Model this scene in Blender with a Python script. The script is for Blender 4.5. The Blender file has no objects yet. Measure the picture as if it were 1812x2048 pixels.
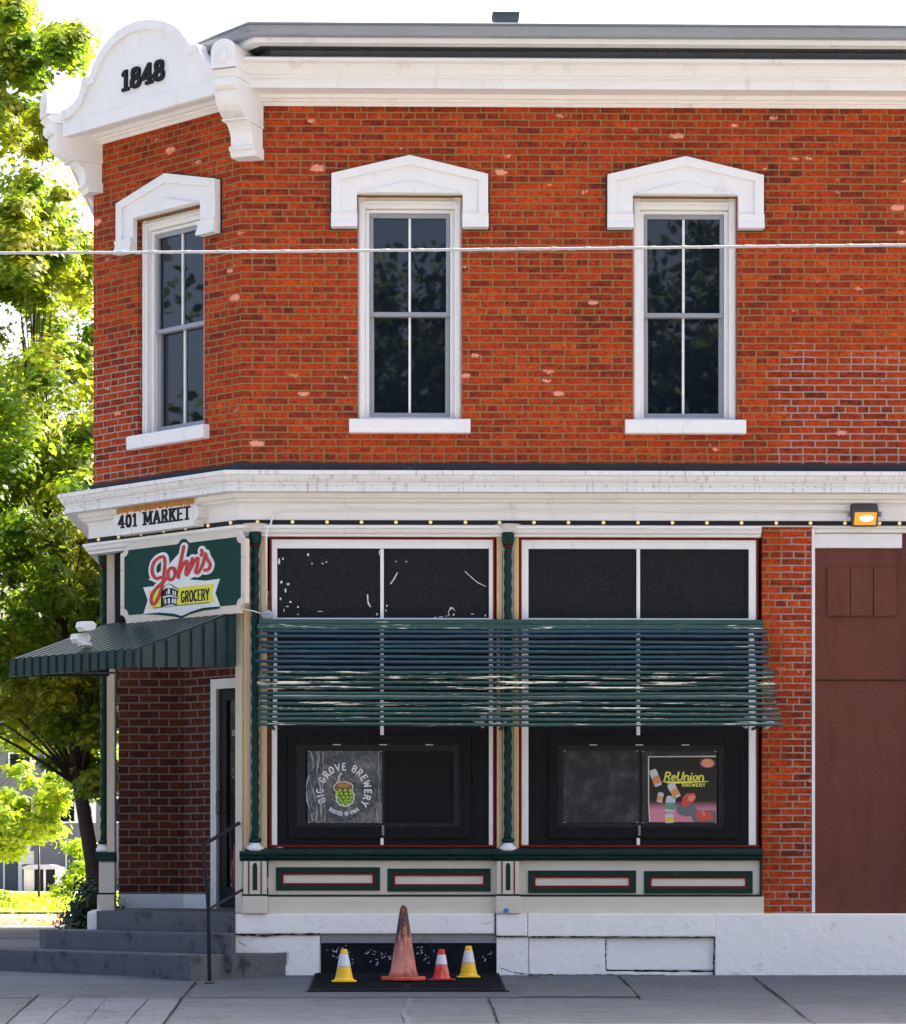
import bpy, bmesh, math, random
import numpy as np
from mathutils import Vector, Matrix
R = math.radians
random.seed(7)
SC = bpy.context.scene
COL = SC.collection
# ------------------------------------------------------------------ camera, sky, sun, exposure
F = 5700.0; PX0 = 906.0; PY0 = 1740.0; DIST = 25.9; ZC = 0.955; YAW = R(1.0)
cam = bpy.data.cameras.new('camera')
cam.sensor_width = 36; cam.lens = F/2048*36; cam.shift_x = 0; cam.shift_y = (PY0-1024)/2048
cam.clip_end = 2000; cam.clip_start = .1
co = bpy.data.objects.new('camera', cam); COL.objects.link(co)
co.location = (0, -DIST, ZC); co.rotation_euler = (R(90), 0, -YAW)
SC.camera = co
SUN_EL, SUN_AZ = R(46), R(50)     # behind the building, to the right
w = bpy.data.worlds.new('World'); SC.world = w; w.use_nodes = True
wn = w.node_tree.nodes; bg = wn['Background']
sky = wn.new('ShaderNodeTexSky'); sky.sky_type = 'NISHITA'; sky.sun_disc = False
sky.sun_elevation = SUN_EL; sky.sun_rotation = SUN_AZ; sky.air_density = .75; sky.dust_density = 9.0; sky.ozone_density = .4
w.node_tree.links.new(sky.outputs[0], bg.inputs[0]); bg.inputs[1].default_value = 0.15
sl = bpy.data.lights.new('sun', 'SUN'); sl.energy = 4.5; sl.angle = R(.5); sl.color = (1, .93, .80)
so = bpy.data.objects.new('sun', sl); COL.objects.link(so)
sd = Vector((math.sin(SUN_AZ)*math.cos(SUN_EL), math.cos(SUN_AZ)*math.cos(SUN_EL), math.sin(SUN_EL)))
so.rotation_euler = (-sd).to_track_quat('-Z', 'Y').to_euler(); so.location = (10, 30, 30)
SC.view_settings.view_transform = 'Standard'; SC.view_settings.look = 'None'
SC.view_settings.exposure = 2.05; SC.view_settings.gamma = 1
# ------------------------------------------------------------------ measured frames
def ray(px, py):
    u = (px-PX0)/F; v = (PY0-py)/F
    return Vector((math.sin(YAW)+u*math.cos(YAW), math.cos(YAW)-u*math.sin(YAW), v))
def ground(px, py, z=0.0):
    d = ray(px, py); t = (z-ZC)/d.z
    return Vector((t*d.x, -DIST+t*d.y, z))
def at(px, py, Y):
    d = ray(px, py); t = (Y+DIST)/d.y
    return Vector((t*d.x, Y, ZC+t*d.z))
class Fr:
    def __init__(s, o, ex, n, uoff=0): s.o, s.ex, s.n, s.uoff = Vector(o), Vector(ex), Vector(n), uoff
    def w(s, x, d, z): return (s.o.x+s.ex.x*x+s.n.x*d, s.o.y+s.ex.y*x+s.n.y*d, z)
    def px(s, px, py, d=0.0):
        r = ray(px, py); c = Vector((0, -DIST))
        r2 = Vector((r.x, r.y)); t = (d-(c-s.o).dot(s.n))/r2.dot(s.n)
        p = c+r2*t
        return ((p-s.o).dot(s.ex), ZC+t*r.z)
q = math.sqrt(.5)
CX = at(482, 900, 0).x
LB = 2.12
A = Fr((CX, 0), (1, 0), (0, -1))
B = Fr((CX, 0), (q, -q), (-q, -q))
PX = CX-LB*q; PY = LB*q
S = Fr((PX, PY), (0, -1), (-1, 0), -LB)
W = Fr((0, 0), (1, 0), (0, -1))
def ZA(py, px=880, d=0.0): return A.px(px, py, d)[1]
def XA(px, py=1200, d=0.0): return A.px(px, py, d)[0]
# ------------------------------------------------------------------ mesh builder
WL = {}
class MB:
    def __init__(s, fr=W): s.fr = fr; s.v = []; s.f = []; s.uv = []; s.sm = []
    def add(s, pts, faces, smooth=False, fr=None):
        fr = fr or s.fr; b = len(s.v)
        for (x, d, z) in pts:
            s.v.append(fr.w(x, d, z)); s.uv.append((x-d+fr.uoff, z))
        for f in faces: s.f.append([b+i for i in f]); s.sm.append(smooth)
        return s
    def box(s, x0, x1, d0, d1, z0, z1, fr=None):
        p = [(x, d, z) for z in (z0, z1) for d in (d0, d1) for x in (x0, x1)]
        return s.add(p, [(0,1,3,2),(4,6,7,5),(0,4,5,1),(2,3,7,6),(0,2,6,4),(1,5,7,3)], fr=fr)
    def poly(s, pts, d0, d1, fr=None, smooth=False):     # outline in (x,z) extruded between depths d0,d1
        n = len(pts); p = [(x, d0, z) for x, z in pts]+[(x, d1, z) for x, z in pts]
        f = [list(range(n)), list(range(2*n-1, n-1, -1))]
        f += [(i, (i+1) % n, n+(i+1) % n, n+i) for i in range(n)]
        return s.add(p, f, fr=fr)
    def prof(s, pts, x0, x1, fr=None):                  # profile in (d,z) extruded along x
        n = len(pts); p = [(x0, d, z) for d, z in pts]+[(x1, d, z) for d, z in pts]
        f = [list(range(n)), list(range(2*n-1, n-1, -1))]
        f += [(i, (i+1) % n, n+(i+1) % n, n+i) for i in range(n)]
        return s.add(p, f, fr=fr)
    def prism(s, pts, z0, z1, fr=None):                 # plan outline (x,d)
        n = len(pts); p = [(x, d, z0) for x, d in pts]+[(x, d, z1) for x, d in pts]
        f = [list(range(n)), list(range(2*n-1, n-1, -1))]
        f += [(i, (i+1) % n, n+(i+1) % n, n+i) for i in range(n)]
        return s.add(p, f, fr=fr)
    def quad(s, p, fr=None): return s.add(p, [range(len(p))], fr=fr)
    def lathe(s, cx, cd, prof, n=20, fr=None, axis='z', twist=0, amp=0, lobes=3):
        pts = []
        for (r, z) in prof:
            for i in range(n):
                a = 2*math.pi*i/n; rr = r*(1+amp*math.cos(lobes*a+twist*z))
                if axis == 'z': pts.append((cx+rr*math.cos(a), cd+rr*math.sin(a), z))
                elif axis == 'd': pts.append((cx+rr*math.cos(a), z, cd+rr*math.sin(a)))
                else: pts.append((z, cx+rr*math.cos(a), cd+rr*math.sin(a)))
        m = len(prof); f = []
        for j in range(m-1):
            for i in range(n): f.append((j*n+i, j*n+(i+1) % n, (j+1)*n+(i+1) % n, (j+1)*n+i))
        f.append(list(range(n))); f.append([(m-1)*n+i for i in range(n)])
        return s.add(pts, f, smooth=True, fr=fr)
    def tube(s, path, r, n=8, fr=None, smooth=True):
        pts = []; path = [Vector(p) for p in path]
        rs = r if isinstance(r, (list, tuple)) else [r]*len(path)
        for k, p in enumerate(path):
            t = (path[min(k+1, len(path)-1)]-path[max(k-1, 0)]).normalized()
            a = t.cross(Vector((0, 0, 1)))
            if a.length < .05: a = t.cross(Vector((0, 1, 0)))
            a.normalize(); b = t.cross(a)
            for i in range(n):
                g = 2*math.pi*(i+.5)/n; pts.append(tuple(p+(a*math.cos(g)+b*math.sin(g))*rs[k]))
        m = len(path); f = [(j*n+i, j*n+(i+1) % n, (j+1)*n+(i+1) % n, (j+1)*n+i) for j in range(m-1) for i in range(n)]
        f.append(list(range(n))); f.append([(m-1)*n+i for i in range(n)])
        return s.add(pts, f, smooth=smooth, fr=fr)
    def sweep(s, path, prof):                           # closed (d,z) profile along a mitred plan path (world)
        P = [Vector(p) for p in path]; N = []
        for i in range(len(P)-1):
            t = (P[i+1]-P[i]).normalized(); N.append(Vector((t.y, -t.x)))
        pts = []; u = 0; us = []
        for i, p in enumerate(P):
            if i == 0: n = N[0]
            elif i == len(P)-1: n = N[-1]
            else: n = (N[i-1]+N[i])/(1+N[i-1].dot(N[i]))
            pts += [(p.x+n.x*d, -(p.y+n.y*d), z) for d, z in prof]
        k = len(prof)
        f = [(i*k+j, i*k+(j+1) % k, (i+1)*k+(j+1) % k, (i+1)*k+j) for i in range(len(P)-1) for j in range(k)]
        f += [list(range(k)), [(len(P)-1)*k+j for j in range(k)]]
        return s.add(pts, f, fr=W)
    def build(s, name, mat, parent=None, bevel=0, recalc=True, label=None):
        me = bpy.data.meshes.new(name)
        if parent is not None: o0 = WL[parent.name]
        else:
            xs = [v[0] for v in s.v]; ys = [v[1] for v in s.v]
            o0 = Vector(((min(xs)+max(xs))/2, (min(ys)+max(ys))/2, min(v[2] for v in s.v)))
        me.from_pydata([(v[0]-o0.x, v[1]-o0.y, v[2]-o0.z) for v in s.v], [], s.f)
        uvl = me.uv_layers.new(name='UVMap')
        ll = np.zeros(len(me.loops), dtype=np.int32); me.loops.foreach_get('vertex_index', ll)
        uvl.data.foreach_set('uv', np.array(s.uv, dtype=np.float32)[ll].ravel())
        me.polygons.foreach_set('use_smooth', s.sm)
        if recalc:
            bm = bmesh.new(); bm.from_mesh(me); bmesh.ops.recalc_face_normals(bm, faces=bm.faces); bm.to_mesh(me); bm.free()
        me.materials.append(mat)
        ob = bpy.data.objects.new(name, me); COL.objects.link(ob)
        if parent is not None: ob.parent = parent
        else: ob.location = o0
        WL[ob.name] = o0
        if bevel:
            b = ob.modifiers.new('bevel', 'BEVEL'); b.width = bevel; b.segments = 2; b.limit_method = 'ANGLE'; b.angle_limit = R(40)
        if label: ob['label'] = label
        return ob
def thing(name, label, cat, loc, group=None):
    o = bpy.data.objects.new(name, None); COL.objects.link(o); o.location = loc; o.empty_display_size = .1
    WL[o.name] = Vector(loc); o['label'] = label; o['category'] = cat
    if group: o['group'] = group
    return o
def tag(o, label, cat, group=None, kind=None):
    o['label'] = label; o['category'] = cat
    if group: o['group'] = group
    if kind: o['kind'] = kind
    return o
def struct(o, label, cat=None):
    o['kind'] = 'structure'; o['label'] = label; o['category'] = cat or o.name.replace('_', ' ').split('.')[0]; return o
# ------------------------------------------------------------------ materials
class G:
    def __init__(s, name):
        s.m = bpy.data.materials.new(name); s.m.use_nodes = True; s.t = s.m.node_tree; s.n = s.t.nodes
        s.b = s.n['Principled BSDF']; s.out = s.n['Material Output']
    def L(s, a, b): s.t.links.new(a, b)
    def val(s, sock, v):
        if hasattr(v, 'links') or isinstance(v, bpy.types.NodeSocket): s.L(v, sock)
        else:
            if sock.type == 'RGBA' and len(v) == 3: v = (*v, 1)
            sock.default_value = v
    def M(s, op, a, b=0.0, c=None, clamp=False):
        n = s.n.new('ShaderNodeMath'); n.operation = op; n.use_clamp = clamp
        s.val(n.inputs[0], a); s.val(n.inputs[1], b)
        if c is not None: s.val(n.inputs[2], c)
        return n.outputs[0]
    def mix(s, f, a, b, mode='MIX'):
        n = s.n.new('ShaderNodeMix'); n.data_type = 'RGBA'; n.blend_type = mode
        s.val(n.inputs[0], f); s.val(n.inputs[6], a); s.val(n.inputs[7], b); return n.outputs[2]
    def co(s, kind='Object', scale=(1, 1, 1)):
        c = s.n.new('ShaderNodeTexCoord'); mp = s.n.new('ShaderNodeMapping'); mp.inputs['Scale'].default_value = scale
        s.L(c.outputs[kind], mp.inputs[0]); return mp.outputs[0]
    def noise(s, scale, detail=4, rough=.55, vec=None, dim='3D'):
        n = s.n.new('ShaderNodeTexNoise'); n.noise_dimensions = dim
        n.inputs['Scale'].default_value = scale; n.inputs['Detail'].default_value = detail; n.inputs['Roughness'].default_value = rough
        s.L(vec if vec is not None else s.co(), n.inputs['Vector']); return n.outputs['Fac']
    def ramp(s, f, stops):
        n = s.n.new('ShaderNodeValToRGB'); s.val(n.inputs[0], f); e = n.color_ramp.elements
        while len(e) < len(stops): e.new(.5)
        for k, (p, c) in enumerate(stops):
            e[k].position = p; e[k].color = (*c, 1) if not isinstance(c, (int, float)) else (c, c, c, 1)
        return n.outputs[0]
    def step(s, f, lo, hi):
        n = s.n.new('ShaderNodeMapRange'); n.interpolation_type = 'SMOOTHSTEP'
        s.val(n.inputs[0], f); n.inputs[1].default_value = lo; n.inputs[2].default_value = hi; return n.outputs[0]
    def bump(s, h, st=.3, dist=.01):
        n = s.n.new('ShaderNodeBump'); n.inputs['Strength'].default_value = st; n.inputs['Distance'].default_value = dist
        s.L(h, n.inputs['Height']); s.L(n.outputs[0], s.b.inputs['Normal'])
    def fin(s, col=None, rough=.6, spec=None, metal=None, ior=None):
        if col is not None: s.val(s.b.inputs['Base Color'], col)
        s.val(s.b.inputs['Roughness'], rough)
        if spec is not None: s.b.inputs['Specular IOR Level'].default_value = spec
        if metal: s.b.inputs['Metallic'].default_value = metal
        if ior: s.b.inputs['IOR'].default_value = ior
        return s.m
def paint(name, col, rough=.45, var=.12, scale=6, dirt=None, dirt_amt=.5, dlo=.58, dhi=.72, dscale=(1, 1, 1), ds=5, bump=.15, bscale=60, grain=0):
    g = G(name); n = g.noise(scale, 5)
    c = g.mix(g.M('MULTIPLY', n, 1), tuple(x*(1-var) for x in col), tuple(min(1, x*(1+var)) for x in col))
    if grain:
        n2 = g.noise(170, 2, .8); c = g.mix(g.step(n2, .3, .7), g.mix(grain, c, (0, 0, 0)), g.mix(grain*.55, c, (1, 1, 1)))
    if dirt:
        m = g.step(g.noise(ds, 6, .65, g.co('Object', dscale)), dlo, dhi)
        c = g.mix(g.M('MULTIPLY', m, dirt_amt), c, dirt)
    if bump: g.bump(g.noise(bscale, 6, .65), bump, .004 if bscale > 30 else .02)
    return g.fin(c, rough, spec=(.02 if max(col) < .03 else .15) if max(col) < .2 else .4)
def flat(name, col, rough=.5, emit=0, metal=None, ior=None):
    g = G(name); g.b.inputs['Specular IOR Level'].default_value = .15 if max(col) < .06 else .45
    n = g.noise(40, 3); c = g.mix(n, tuple(x*.93 for x in col), tuple(min(1, x*1.07) for x in col))
    g.fin(c, rough, metal=metal, ior=ior)
    if emit: g.b.inputs['Emission Color'].default_value = (*col, 1); g.b.inputs['Emission Strength'].default_value = emit
    return g.m
def brick_mat(name, bw, bh, mort, ramp, mort_a, mort_b, hdr=True, chips=True, vari=.35, darkstain=.62):
    g = G(name); uv = g.co('UV')
    jn = g.n.new('ShaderNodeTexNoise'); jn.inputs['Scale'].default_value = 7; jn.inputs['Detail'].default_value = 5; g.L(uv, jn.inputs['Vector'])
    sp0 = g.n.new('ShaderNodeSeparateXYZ'); g.L(jn.outputs['Color'], sp0.inputs[0])
    sp = g.n.new('ShaderNodeSeparateXYZ'); g.L(uv, sp.inputs[0])
    u = g.M('ADD', sp.outputs[0], g.M('MULTIPLY', g.M('SUBTRACT', sp0.outputs[0], .5), .016))
    v = g.M('ADD', sp.outputs[1], g.M('MULTIPLY', g.M('SUBTRACT', sp0.outputs[1], .5), .014))
    vr = g.M('DIVIDE', v, bh); row = g.M('FLOOR', vr); fv = g.M('SUBTRACT', vr, row)
    wid = bw
    if hdr:
        h = g.M('COMPARE', g.M('MODULO', g.M('ADD', row, 3), 7), 0.0, .4); wid = g.M('SUBTRACT', bw, g.M('MULTIPLY', h, bw/2))
    rn = g.n.new('ShaderNodeTexWhiteNoise'); rn.noise_dimensions = '1D'; g.L(row, rn.inputs['W'])
    off = g.M('ADD', g.M('MULTIPLY', g.M('MODULO', row, 2), .5), g.M('MULTIPLY', rn.outputs['Value'], .22*vari))
    ur = g.M('ADD', g.M('DIVIDE', u, wid), off); col = g.M('FLOOR', ur); fu = g.M('SUBTRACT', ur, col)
    cell = g.n.new('ShaderNodeCombineXYZ'); g.L(col, cell.inputs[0]); g.L(row, cell.inputs[1])
    wnn = g.n.new('ShaderNodeTexWhiteNoise'); wnn.noise_dimensions = '3D'; g.L(cell.outputs[0], wnn.inputs['Vector'])
    # distance to brick edge in metres
    eu = g.M('MULTIPLY', g.M('MINIMUM', fu, g.M('SUBTRACT', 1, fu)), wid)
    ev = g.M('MULTIPLY', g.M('MINIMUM', fv, g.M('SUBTRACT', 1, fv)), bh)
    e = g.M('MINIMUM', eu, ev)
    fine = g.noise(90, 3, .6, uv); e2 = g.M('ADD', e, g.M('MULTIPLY', g.M('SUBTRACT', fine, .5), .004))
    isb = g.step(e2, mort*.42, mort*.42+.0035)
    big = g.noise(.9, 3, .5, uv)
    rv = g.M('ADD', g.M('MULTIPLY', wnn.outputs['Value'], .52), g.M('ADD', g.M('MULTIPLY', g.step(big, .3, .7), .16), g.M('MULTIPLY', g.step(g.noise(13, 5, .7, uv), .36, .64), .34)))
    bc = g.ramp(rv, ramp)
    sm = g.noise(28, 6, .7, uv); smask = g.step(sm, .46, .64)
    bc = g.mix(g.M('MULTIPLY', smask, darkstain), bc, (.07, .016, .014))
    bc = g.mix(g.M('MULTIPLY', g.step(g.noise(1.6, 5, .65, uv), .47, .68), .48), bc, (.11, .024, .015))
    hl = g.step(g.noise(19, 5, .7, g.co('UV', (1, 1.6, 1))), .55, .72)
    bc = g.mix(g.M('MULTIPLY', hl, .35), bc, (.66, .13, .022))
    if chips:
        cn = g.n.new('ShaderNodeTexVoronoi'); cn.inputs['Scale'].default_value = 4.8; g.L(g.co('UV', (.55, 1.25, 1)), cn.inputs['Vector'])
        cs = g.n.new('ShaderNodeSeparateXYZ'); g.L(cn.outputs['Color'], cs.inputs[0])
        rad = g.M('MULTIPLY', g.M('GREATER_THAN', cs.outputs[0], .22), g.M('ADD', .045, g.M('MULTIPLY', g.M('POWER', cs.outputs[1], 1.5), .15)))
        dd = g.M('ADD', cn.outputs['Distance'], g.M('MULTIPLY', g.M('SUBTRACT', g.noise(26, 5, .8, uv), .5), .48))
        chip = g.M('LESS_THAN', dd, rad)
        chip = g.M('MULTIPLY', chip, g.step(g.noise(.8, 2, .5, g.co('UV', (1, 1, 1))), .36, .44))
        bc = g.mix(g.M('MULTIPLY', chip, .85), bc, (.85, .36, .24)); isb = g.M('MAXIMUM', isb, g.M('MULTIPLY', chip, .8))
    jj = g.M('MULTIPLY', g.M('SUBTRACT', g.noise(2.5, 3, .6, uv), .5), .9); rm = g.M('MULTIPLY', g.step(g.M('ADD', sp.outputs[0], jj), 4.80, 4.95), g.step(g.M('ADD', g.M('MULTIPLY', sp.outputs[1], -1), jj), -5.75, -5.6))
    rm = g.M('MAXIMUM', rm, g.M('MULTIPLY', g.step(g.M('MULTIPLY', sp.outputs[0], -1), 1.0, 1.4), g.step(g.M('ADD', g.M('MULTIPLY', sp.outputs[1], -1), jj), -6.2, -5.6)))
    mc = g.mix(g.M('MULTIPLY', rm, .8), mort_a, mort_b)
    mc = g.mix(g.M('MULTIPLY', g.noise(25, 4, .7, uv), .5), mc, (.10, .05, .03))
    c = g.mix(isb, mc, bc); g.bump(isb, .6, .008)
    return g.fin(c, .85, spec=.12)
RAMP = [(0, (.09, .020, .015)), (.18, (.17, .027, .014)), (.38, (.33, .040, .012)), (.6, (.44, .051, .011)), (.82, (.52, .070, .012)), (1, (.62, .12, .018))]
m_brick = brick_mat('old_red_brick', .218, .0632, .012, RAMP, (.34, .19, .075), (.44, .36, .31))
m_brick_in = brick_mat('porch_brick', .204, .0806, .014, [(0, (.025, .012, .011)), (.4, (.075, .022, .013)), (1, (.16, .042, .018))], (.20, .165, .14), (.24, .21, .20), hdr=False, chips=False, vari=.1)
m_white = paint('white_trim_paint', (.82, .815, .805), .5, .04, 3, (.40, .37, .34), .40, .56, .78, (1.5, 1.5, .5), 4, bump=.12)
m_belt = paint('weathered_white_trim', (.80, .795, .785), .5, .05, 3, (.28, .26, .25), .55, .53, .69, (9, 9, .25), 3, bump=.15)
m_cream = paint('cream_trim_paint', (.66, .60, .50), .5, .07, 5, (.40, .34, .26), .4, .6, .8)
m_found = paint('whitewashed_stone', (.90, .87, .82), .85, .05, 2, (.48, .45, .43), .6, .60, .74, (1, 1, 2), 9, bump=.55, bscale=9)
m_green = paint('dark_green_paint', (.005, .033, .026), .35, .25, 8, (.05, .09, .08), .4)
m_signgreen = paint('sign_green_field', (.004, .042, .034), .5, .2, 12, (.01, .09, .075), .5, .5, .8, (1, 1, 1), 60, bump=0)
m_red = paint('red_pinstripe', (.17, .010, .007), .6, .2)
m_black = paint('black_board', (.0035, .0038, .005), .75, .35, 5, (.06, .06, .07), .5, .68, .74, (1, 1, 1), 30, bump=.3, grain=.05)
m_blackup = paint('painted_over_glass', (.0065, .0075, .010), .7, .2, 3, bump=.05, grain=.06)
m_concrete = paint('step_concrete', (.085, .093, .106), .9, .3, 5, (.02, .022, .025), .8, .52, .70, (1, 1, 1), 4, bump=.5, bscale=50, grain=.15)
m_iron = flat('black_iron', (.018, .018, .022), .4)
m_gutter = paint('gutter_metal', (.26, .29, .33), .35, .12, 2, (.12, .13, .15), .5, .55, .75, (1, 1, 6), 3, bump=0)
m_soffit = paint('dark_soffit', (.06, .075, .09), .6, .3, 4, grain=.1)
m_slategrey = paint('roof_flashing', (.14, .16, .18), .5, .3, 5)
m_brown = paint('brown_door_paint', (.125, .028, .013), .55, .18, 3, (.06, .012, .007), .45, .5, .75, (2, 1, .4), 3, bump=.1, grain=.07)
m_sash = flat('grey_aluminium_sash', (.30, .32, .36), .4)
m_greydark = paint('dark_flashing', (.03, .033, .04), .6, .3, 4, (.3, .3, .32), .4, .68, .76, (1, 1, 1), 9)
def glass_mat():
    g = G('window_glass'); g.fin((.006, .010, .018), .015, ior=1.62)
    g.bump(g.noise(1.7, 2, .5), .05, .01); return g.m
m_glass = glass_mat()
# ------------------------------------------------------------------ the building
bld = thing('brick_building', 'two storey red brick corner building with white cornices and a chamfered corner', 'building', (CX, 0, 0))
def part(mb, name, mat, parent=None, **k): return mb.build(name, mat, parent or bld, **k)
XR = 12.5; DEEP = 24.0
zB0 = ZA(934); zB1 = ZA(212); ROOFZ = ZA(52)
ph = [(PX, DEEP), (PX, PY), (CX, 0), (XR, 0)]       # wall plan path
# upper wall with openings ------------------------------------------------
def wall_grid(mb, fr, x0, x1, z0, z1, holes, depth=.14):
    xs = sorted({x0, x1} | {h[0] for h in holes} | {h[1] for h in holes}); zs = sorted({z0, z1} | {h[2] for h in holes} | {h[3] for h in holes})
    for i in range(len(xs)-1):
        for j in range(len(zs)-1):
            xm = (xs[i]+xs[i+1])/2; zm = (zs[j]+zs[j+1])/2
            if any(h[0] < xm < h[1] and h[2] < zm < h[3] for h in holes): continue
            mb.quad([(xs[i], 0, zs[j]), (xs[i+1], 0, zs[j]), (xs[i+1], 0, zs[j+1]), (xs[i], 0, zs[j+1])], fr=fr)
    for (a, b, c, e) in holes:
        mb.quad([(a, 0, c), (a, -depth, c), (a, -depth, e), (a, 0, e)], fr=fr); mb.quad([(b, 0, c), (b, 0, e), (b, -depth, e), (b, -depth, c)], fr=fr)
        mb.quad([(a, 0, e), (a, -depth, e), (b, -depth, e), (b, 0, e)], fr=fr); mb.quad([(a, 0, c), (b, 0, c), (b, -depth, c), (a, -depth, c)], fr=fr)
cxs = [XA(819.5, 600), XA(1370, 600)]
HW = .475; zw0 = ZA(838); zw1 = ZA(392)
holesA = [(c-HW, c+HW, zw0, zw1) for c in cxs]
cB = B.px(336, 480, .06)[0]-.035
holesB = [(cB-HW, cB+HW, zw0, zw1)]
cS = [-1.6, -4.2, -6.8, -9.4]
holesS = [(c-HW, c+HW, zw0, zw1) for c in cS]
mb = MB(A); wall_grid(mb, A, 0, XR-CX, zB0, zB1+.12, holesA); wall_grid(mb, B, -LB, 0, zB0, zB1+.12, holesB)
wall_grid(mb, S, -(DEEP-PY), 0, zB0, zB1+.12, holesS)
part(mb, 'wall', m_brick, recalc=False)
mb = MB(W)      # back and side walls, inner core that keeps the daylight out, ceiling/roof deck
mb.box(PX+.6, XR, -DEEP, -DEEP+.2, 0, ROOFZ); mb.box(XR-.2, XR, -DEEP+.2, -.3, 0, ROOFZ)
part(mb, 'rear_wall', m_brick)
mb = MB(W); mb.prism([(PX+.3, -DEEP+.1), (PX+.3, -PY-.4), (CX+.35, -.45), (XR-.2, -.3), (XR-.2, -DEEP+.1)], ROOFZ-.25, ROOFZ-.1)
roof = part(mb, 'roof', m_slategrey)
mb = MB(W); mb.prism([(PX+.02, -DEEP), (PX+.02, -PY-.02), (CX+.02, -.02), (XR, -.02), (XR, -DEEP)], zB0-.06, zB0-.01)
part(mb, 'upper_floor', m_black)
mb = MB(W); mb.box(PX+.3, XR-.3, -DEEP+.2, -.6-1.4, 3.9, 4.0); 
# windows ------------------------------------------------------------------
zap = ZA(314); zsh = ZA(351); zff = ZA(459); zft = ZA(430); zin = ZA(391)
def window(fr, cx, label=None):
    m = MB(fr); D = -.10
    for sx in (-1, 1):
        m.box(*sorted((cx+sx*HW, cx+sx*.405)), D-.05, D+.045, zw0, zw1)
        m.box(*sorted((cx+sx*.437, cx+sx*.462)), D+.045, D+.058, zw0, zw1-.03)
    m.box(cx-.405, cx+.405, D-.05, D+.03, ZA(414), zw1); m.box(cx-.43, cx+.43, D+.03, D+.055, ZA(405), ZA(399))
    for sx in (-1, 1): m.box(*sorted((cx+sx*.404, cx+sx*.368)), D-.06, D-.006, zw0+.01, ZA(415))
    m.box(cx-.368, cx+.368, D-.06, D-.006, ZA(421), ZA(414.6)); m.box(cx-.368, cx+.368, D-.06, D, zw0+.002, zw0+.03)
    wnd = part(m, 'window', m_white, bevel=.004)
    zm0, zm1 = ZA(628), ZA(619); gt = ZA(421); gb = zw0+.03
    m = MB(fr); e = .366
    for sx in (-1, 1):
        m.box(*sorted((cx+sx*e, cx+sx*.332)), D-.07, D-.03, zm1, gt); m.box(*sorted((cx+sx*e, cx+sx*.325)), D-.10, D-.055, gb, zm0)
    m.box(cx-.332, cx+.332, D-.07, D-.03, gt-.04, gt); m.box(cx-e, cx+e, D-.09, D-.025, zm0, zm1)
    m.box(cx-.325, cx+.325, D-.10, D-.055, gb, gb+.05)
    m.build('sash', m_sash, wnd, bevel=.003)
    m = MB(fr); m.box(cx-.011, cx+.011, D-.068, D-.045, zm1+.0005, gt-.041); m.build('muntin', m_white, wnd); m = MB(fr); m.box(cx-.011, cx+.011, D-.098, D-.07, gb+.051, zm0-.0005)
    m.build('muntin', m_white, wnd)
    m = MB(fr); m.box(cx-.34, cx+.34, D-.066, D-.06, zm0+.01, gt-.01); m.build('glass', m_glass, wnd)
    m = MB(fr); m.box(cx-.34, cx+.34, D-.094, D-.088, gb+.01, zm0+.01); m.build('glass', m_glass, wnd)
    m = MB(fr); m.prof([(-.10, ZA(868)), (.075, ZA(868)), (.08, ZA(866)), (.08, ZA(843)), (.07, ZA(840)), (-.10, zw0-.0005)], cx-.55, cx+.55)
    m.build('sill', m_white, wnd, bevel=.006)
    m = MB(fr); ho = .71; hi = HW+.004
    m.poly([(cx-ho, zff), (cx-ho, zsh), (cx, zap), (cx+ho, zsh), (cx+ho, zff), (cx+hi, zff), (cx+hi, zin), (cx-hi, zin), (cx-hi, zff)], .002, .055)
    b = .085
    m.poly([(cx-ho, zft), (cx-ho, zsh), (cx-ho+b, zsh-.058), (cx-ho+b, zft)], .055, .078)
    m.poly([(cx+ho, zft), (cx+ho-b, zft), (cx+ho-b, zsh-.058), (cx+ho, zsh)], .055, .078)
    m.poly([(cx-ho, zsh), (cx, zap), (cx, zap-.088), (cx-ho+b, zsh-.058)], .055, .078)
    m.poly([(cx+ho, zsh), (cx+ho-b, zsh-.058), (cx, zap-.088), (cx, zap)], .055, .078)
    m.poly([(cx-hi+.01, zin+.004), (cx, ZA(365)), (cx+hi-.01, zin+.004)], .055, .085)
    for sx in (-1, 1):
        a, c = sorted((cx+sx*ho, cx+sx*hi)); zz = [zft, zft-.02, zft-.05, zft-.09, zff+.004, zff]; dd = [.095, .095, .083, .10, .112, .112]
        m.prof([(.055, zz[0])]+list(zip(dd, zz))+[(.055, zz[-1])], a-.004, c+.004)
        m.box(a, c, .055, .064, zft, zft+.012)
    m.build('window_hood', m_white, wnd, bevel=.004)
    k = .014; m = MB(fr); m.poly([(cx-ho-k, zff-k*.6), (cx-ho-k, zsh+k*.6), (cx, zap+k), (cx+ho+k, zsh+k*.6), (cx+ho+k, zff-k*.6), (cx+hi+.002, zff-k*.6), (cx+hi+.002, zin+.01), (cx-hi-.002, zin+.01), (cx-hi-.002, zff-k*.6)], -.003, .010); m.build('caulk_line', m_greydark, wnd)
    return wnd
for c in cxs: window(A, c)
window(B, cB)
for c in cS: window(S, c)
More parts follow.
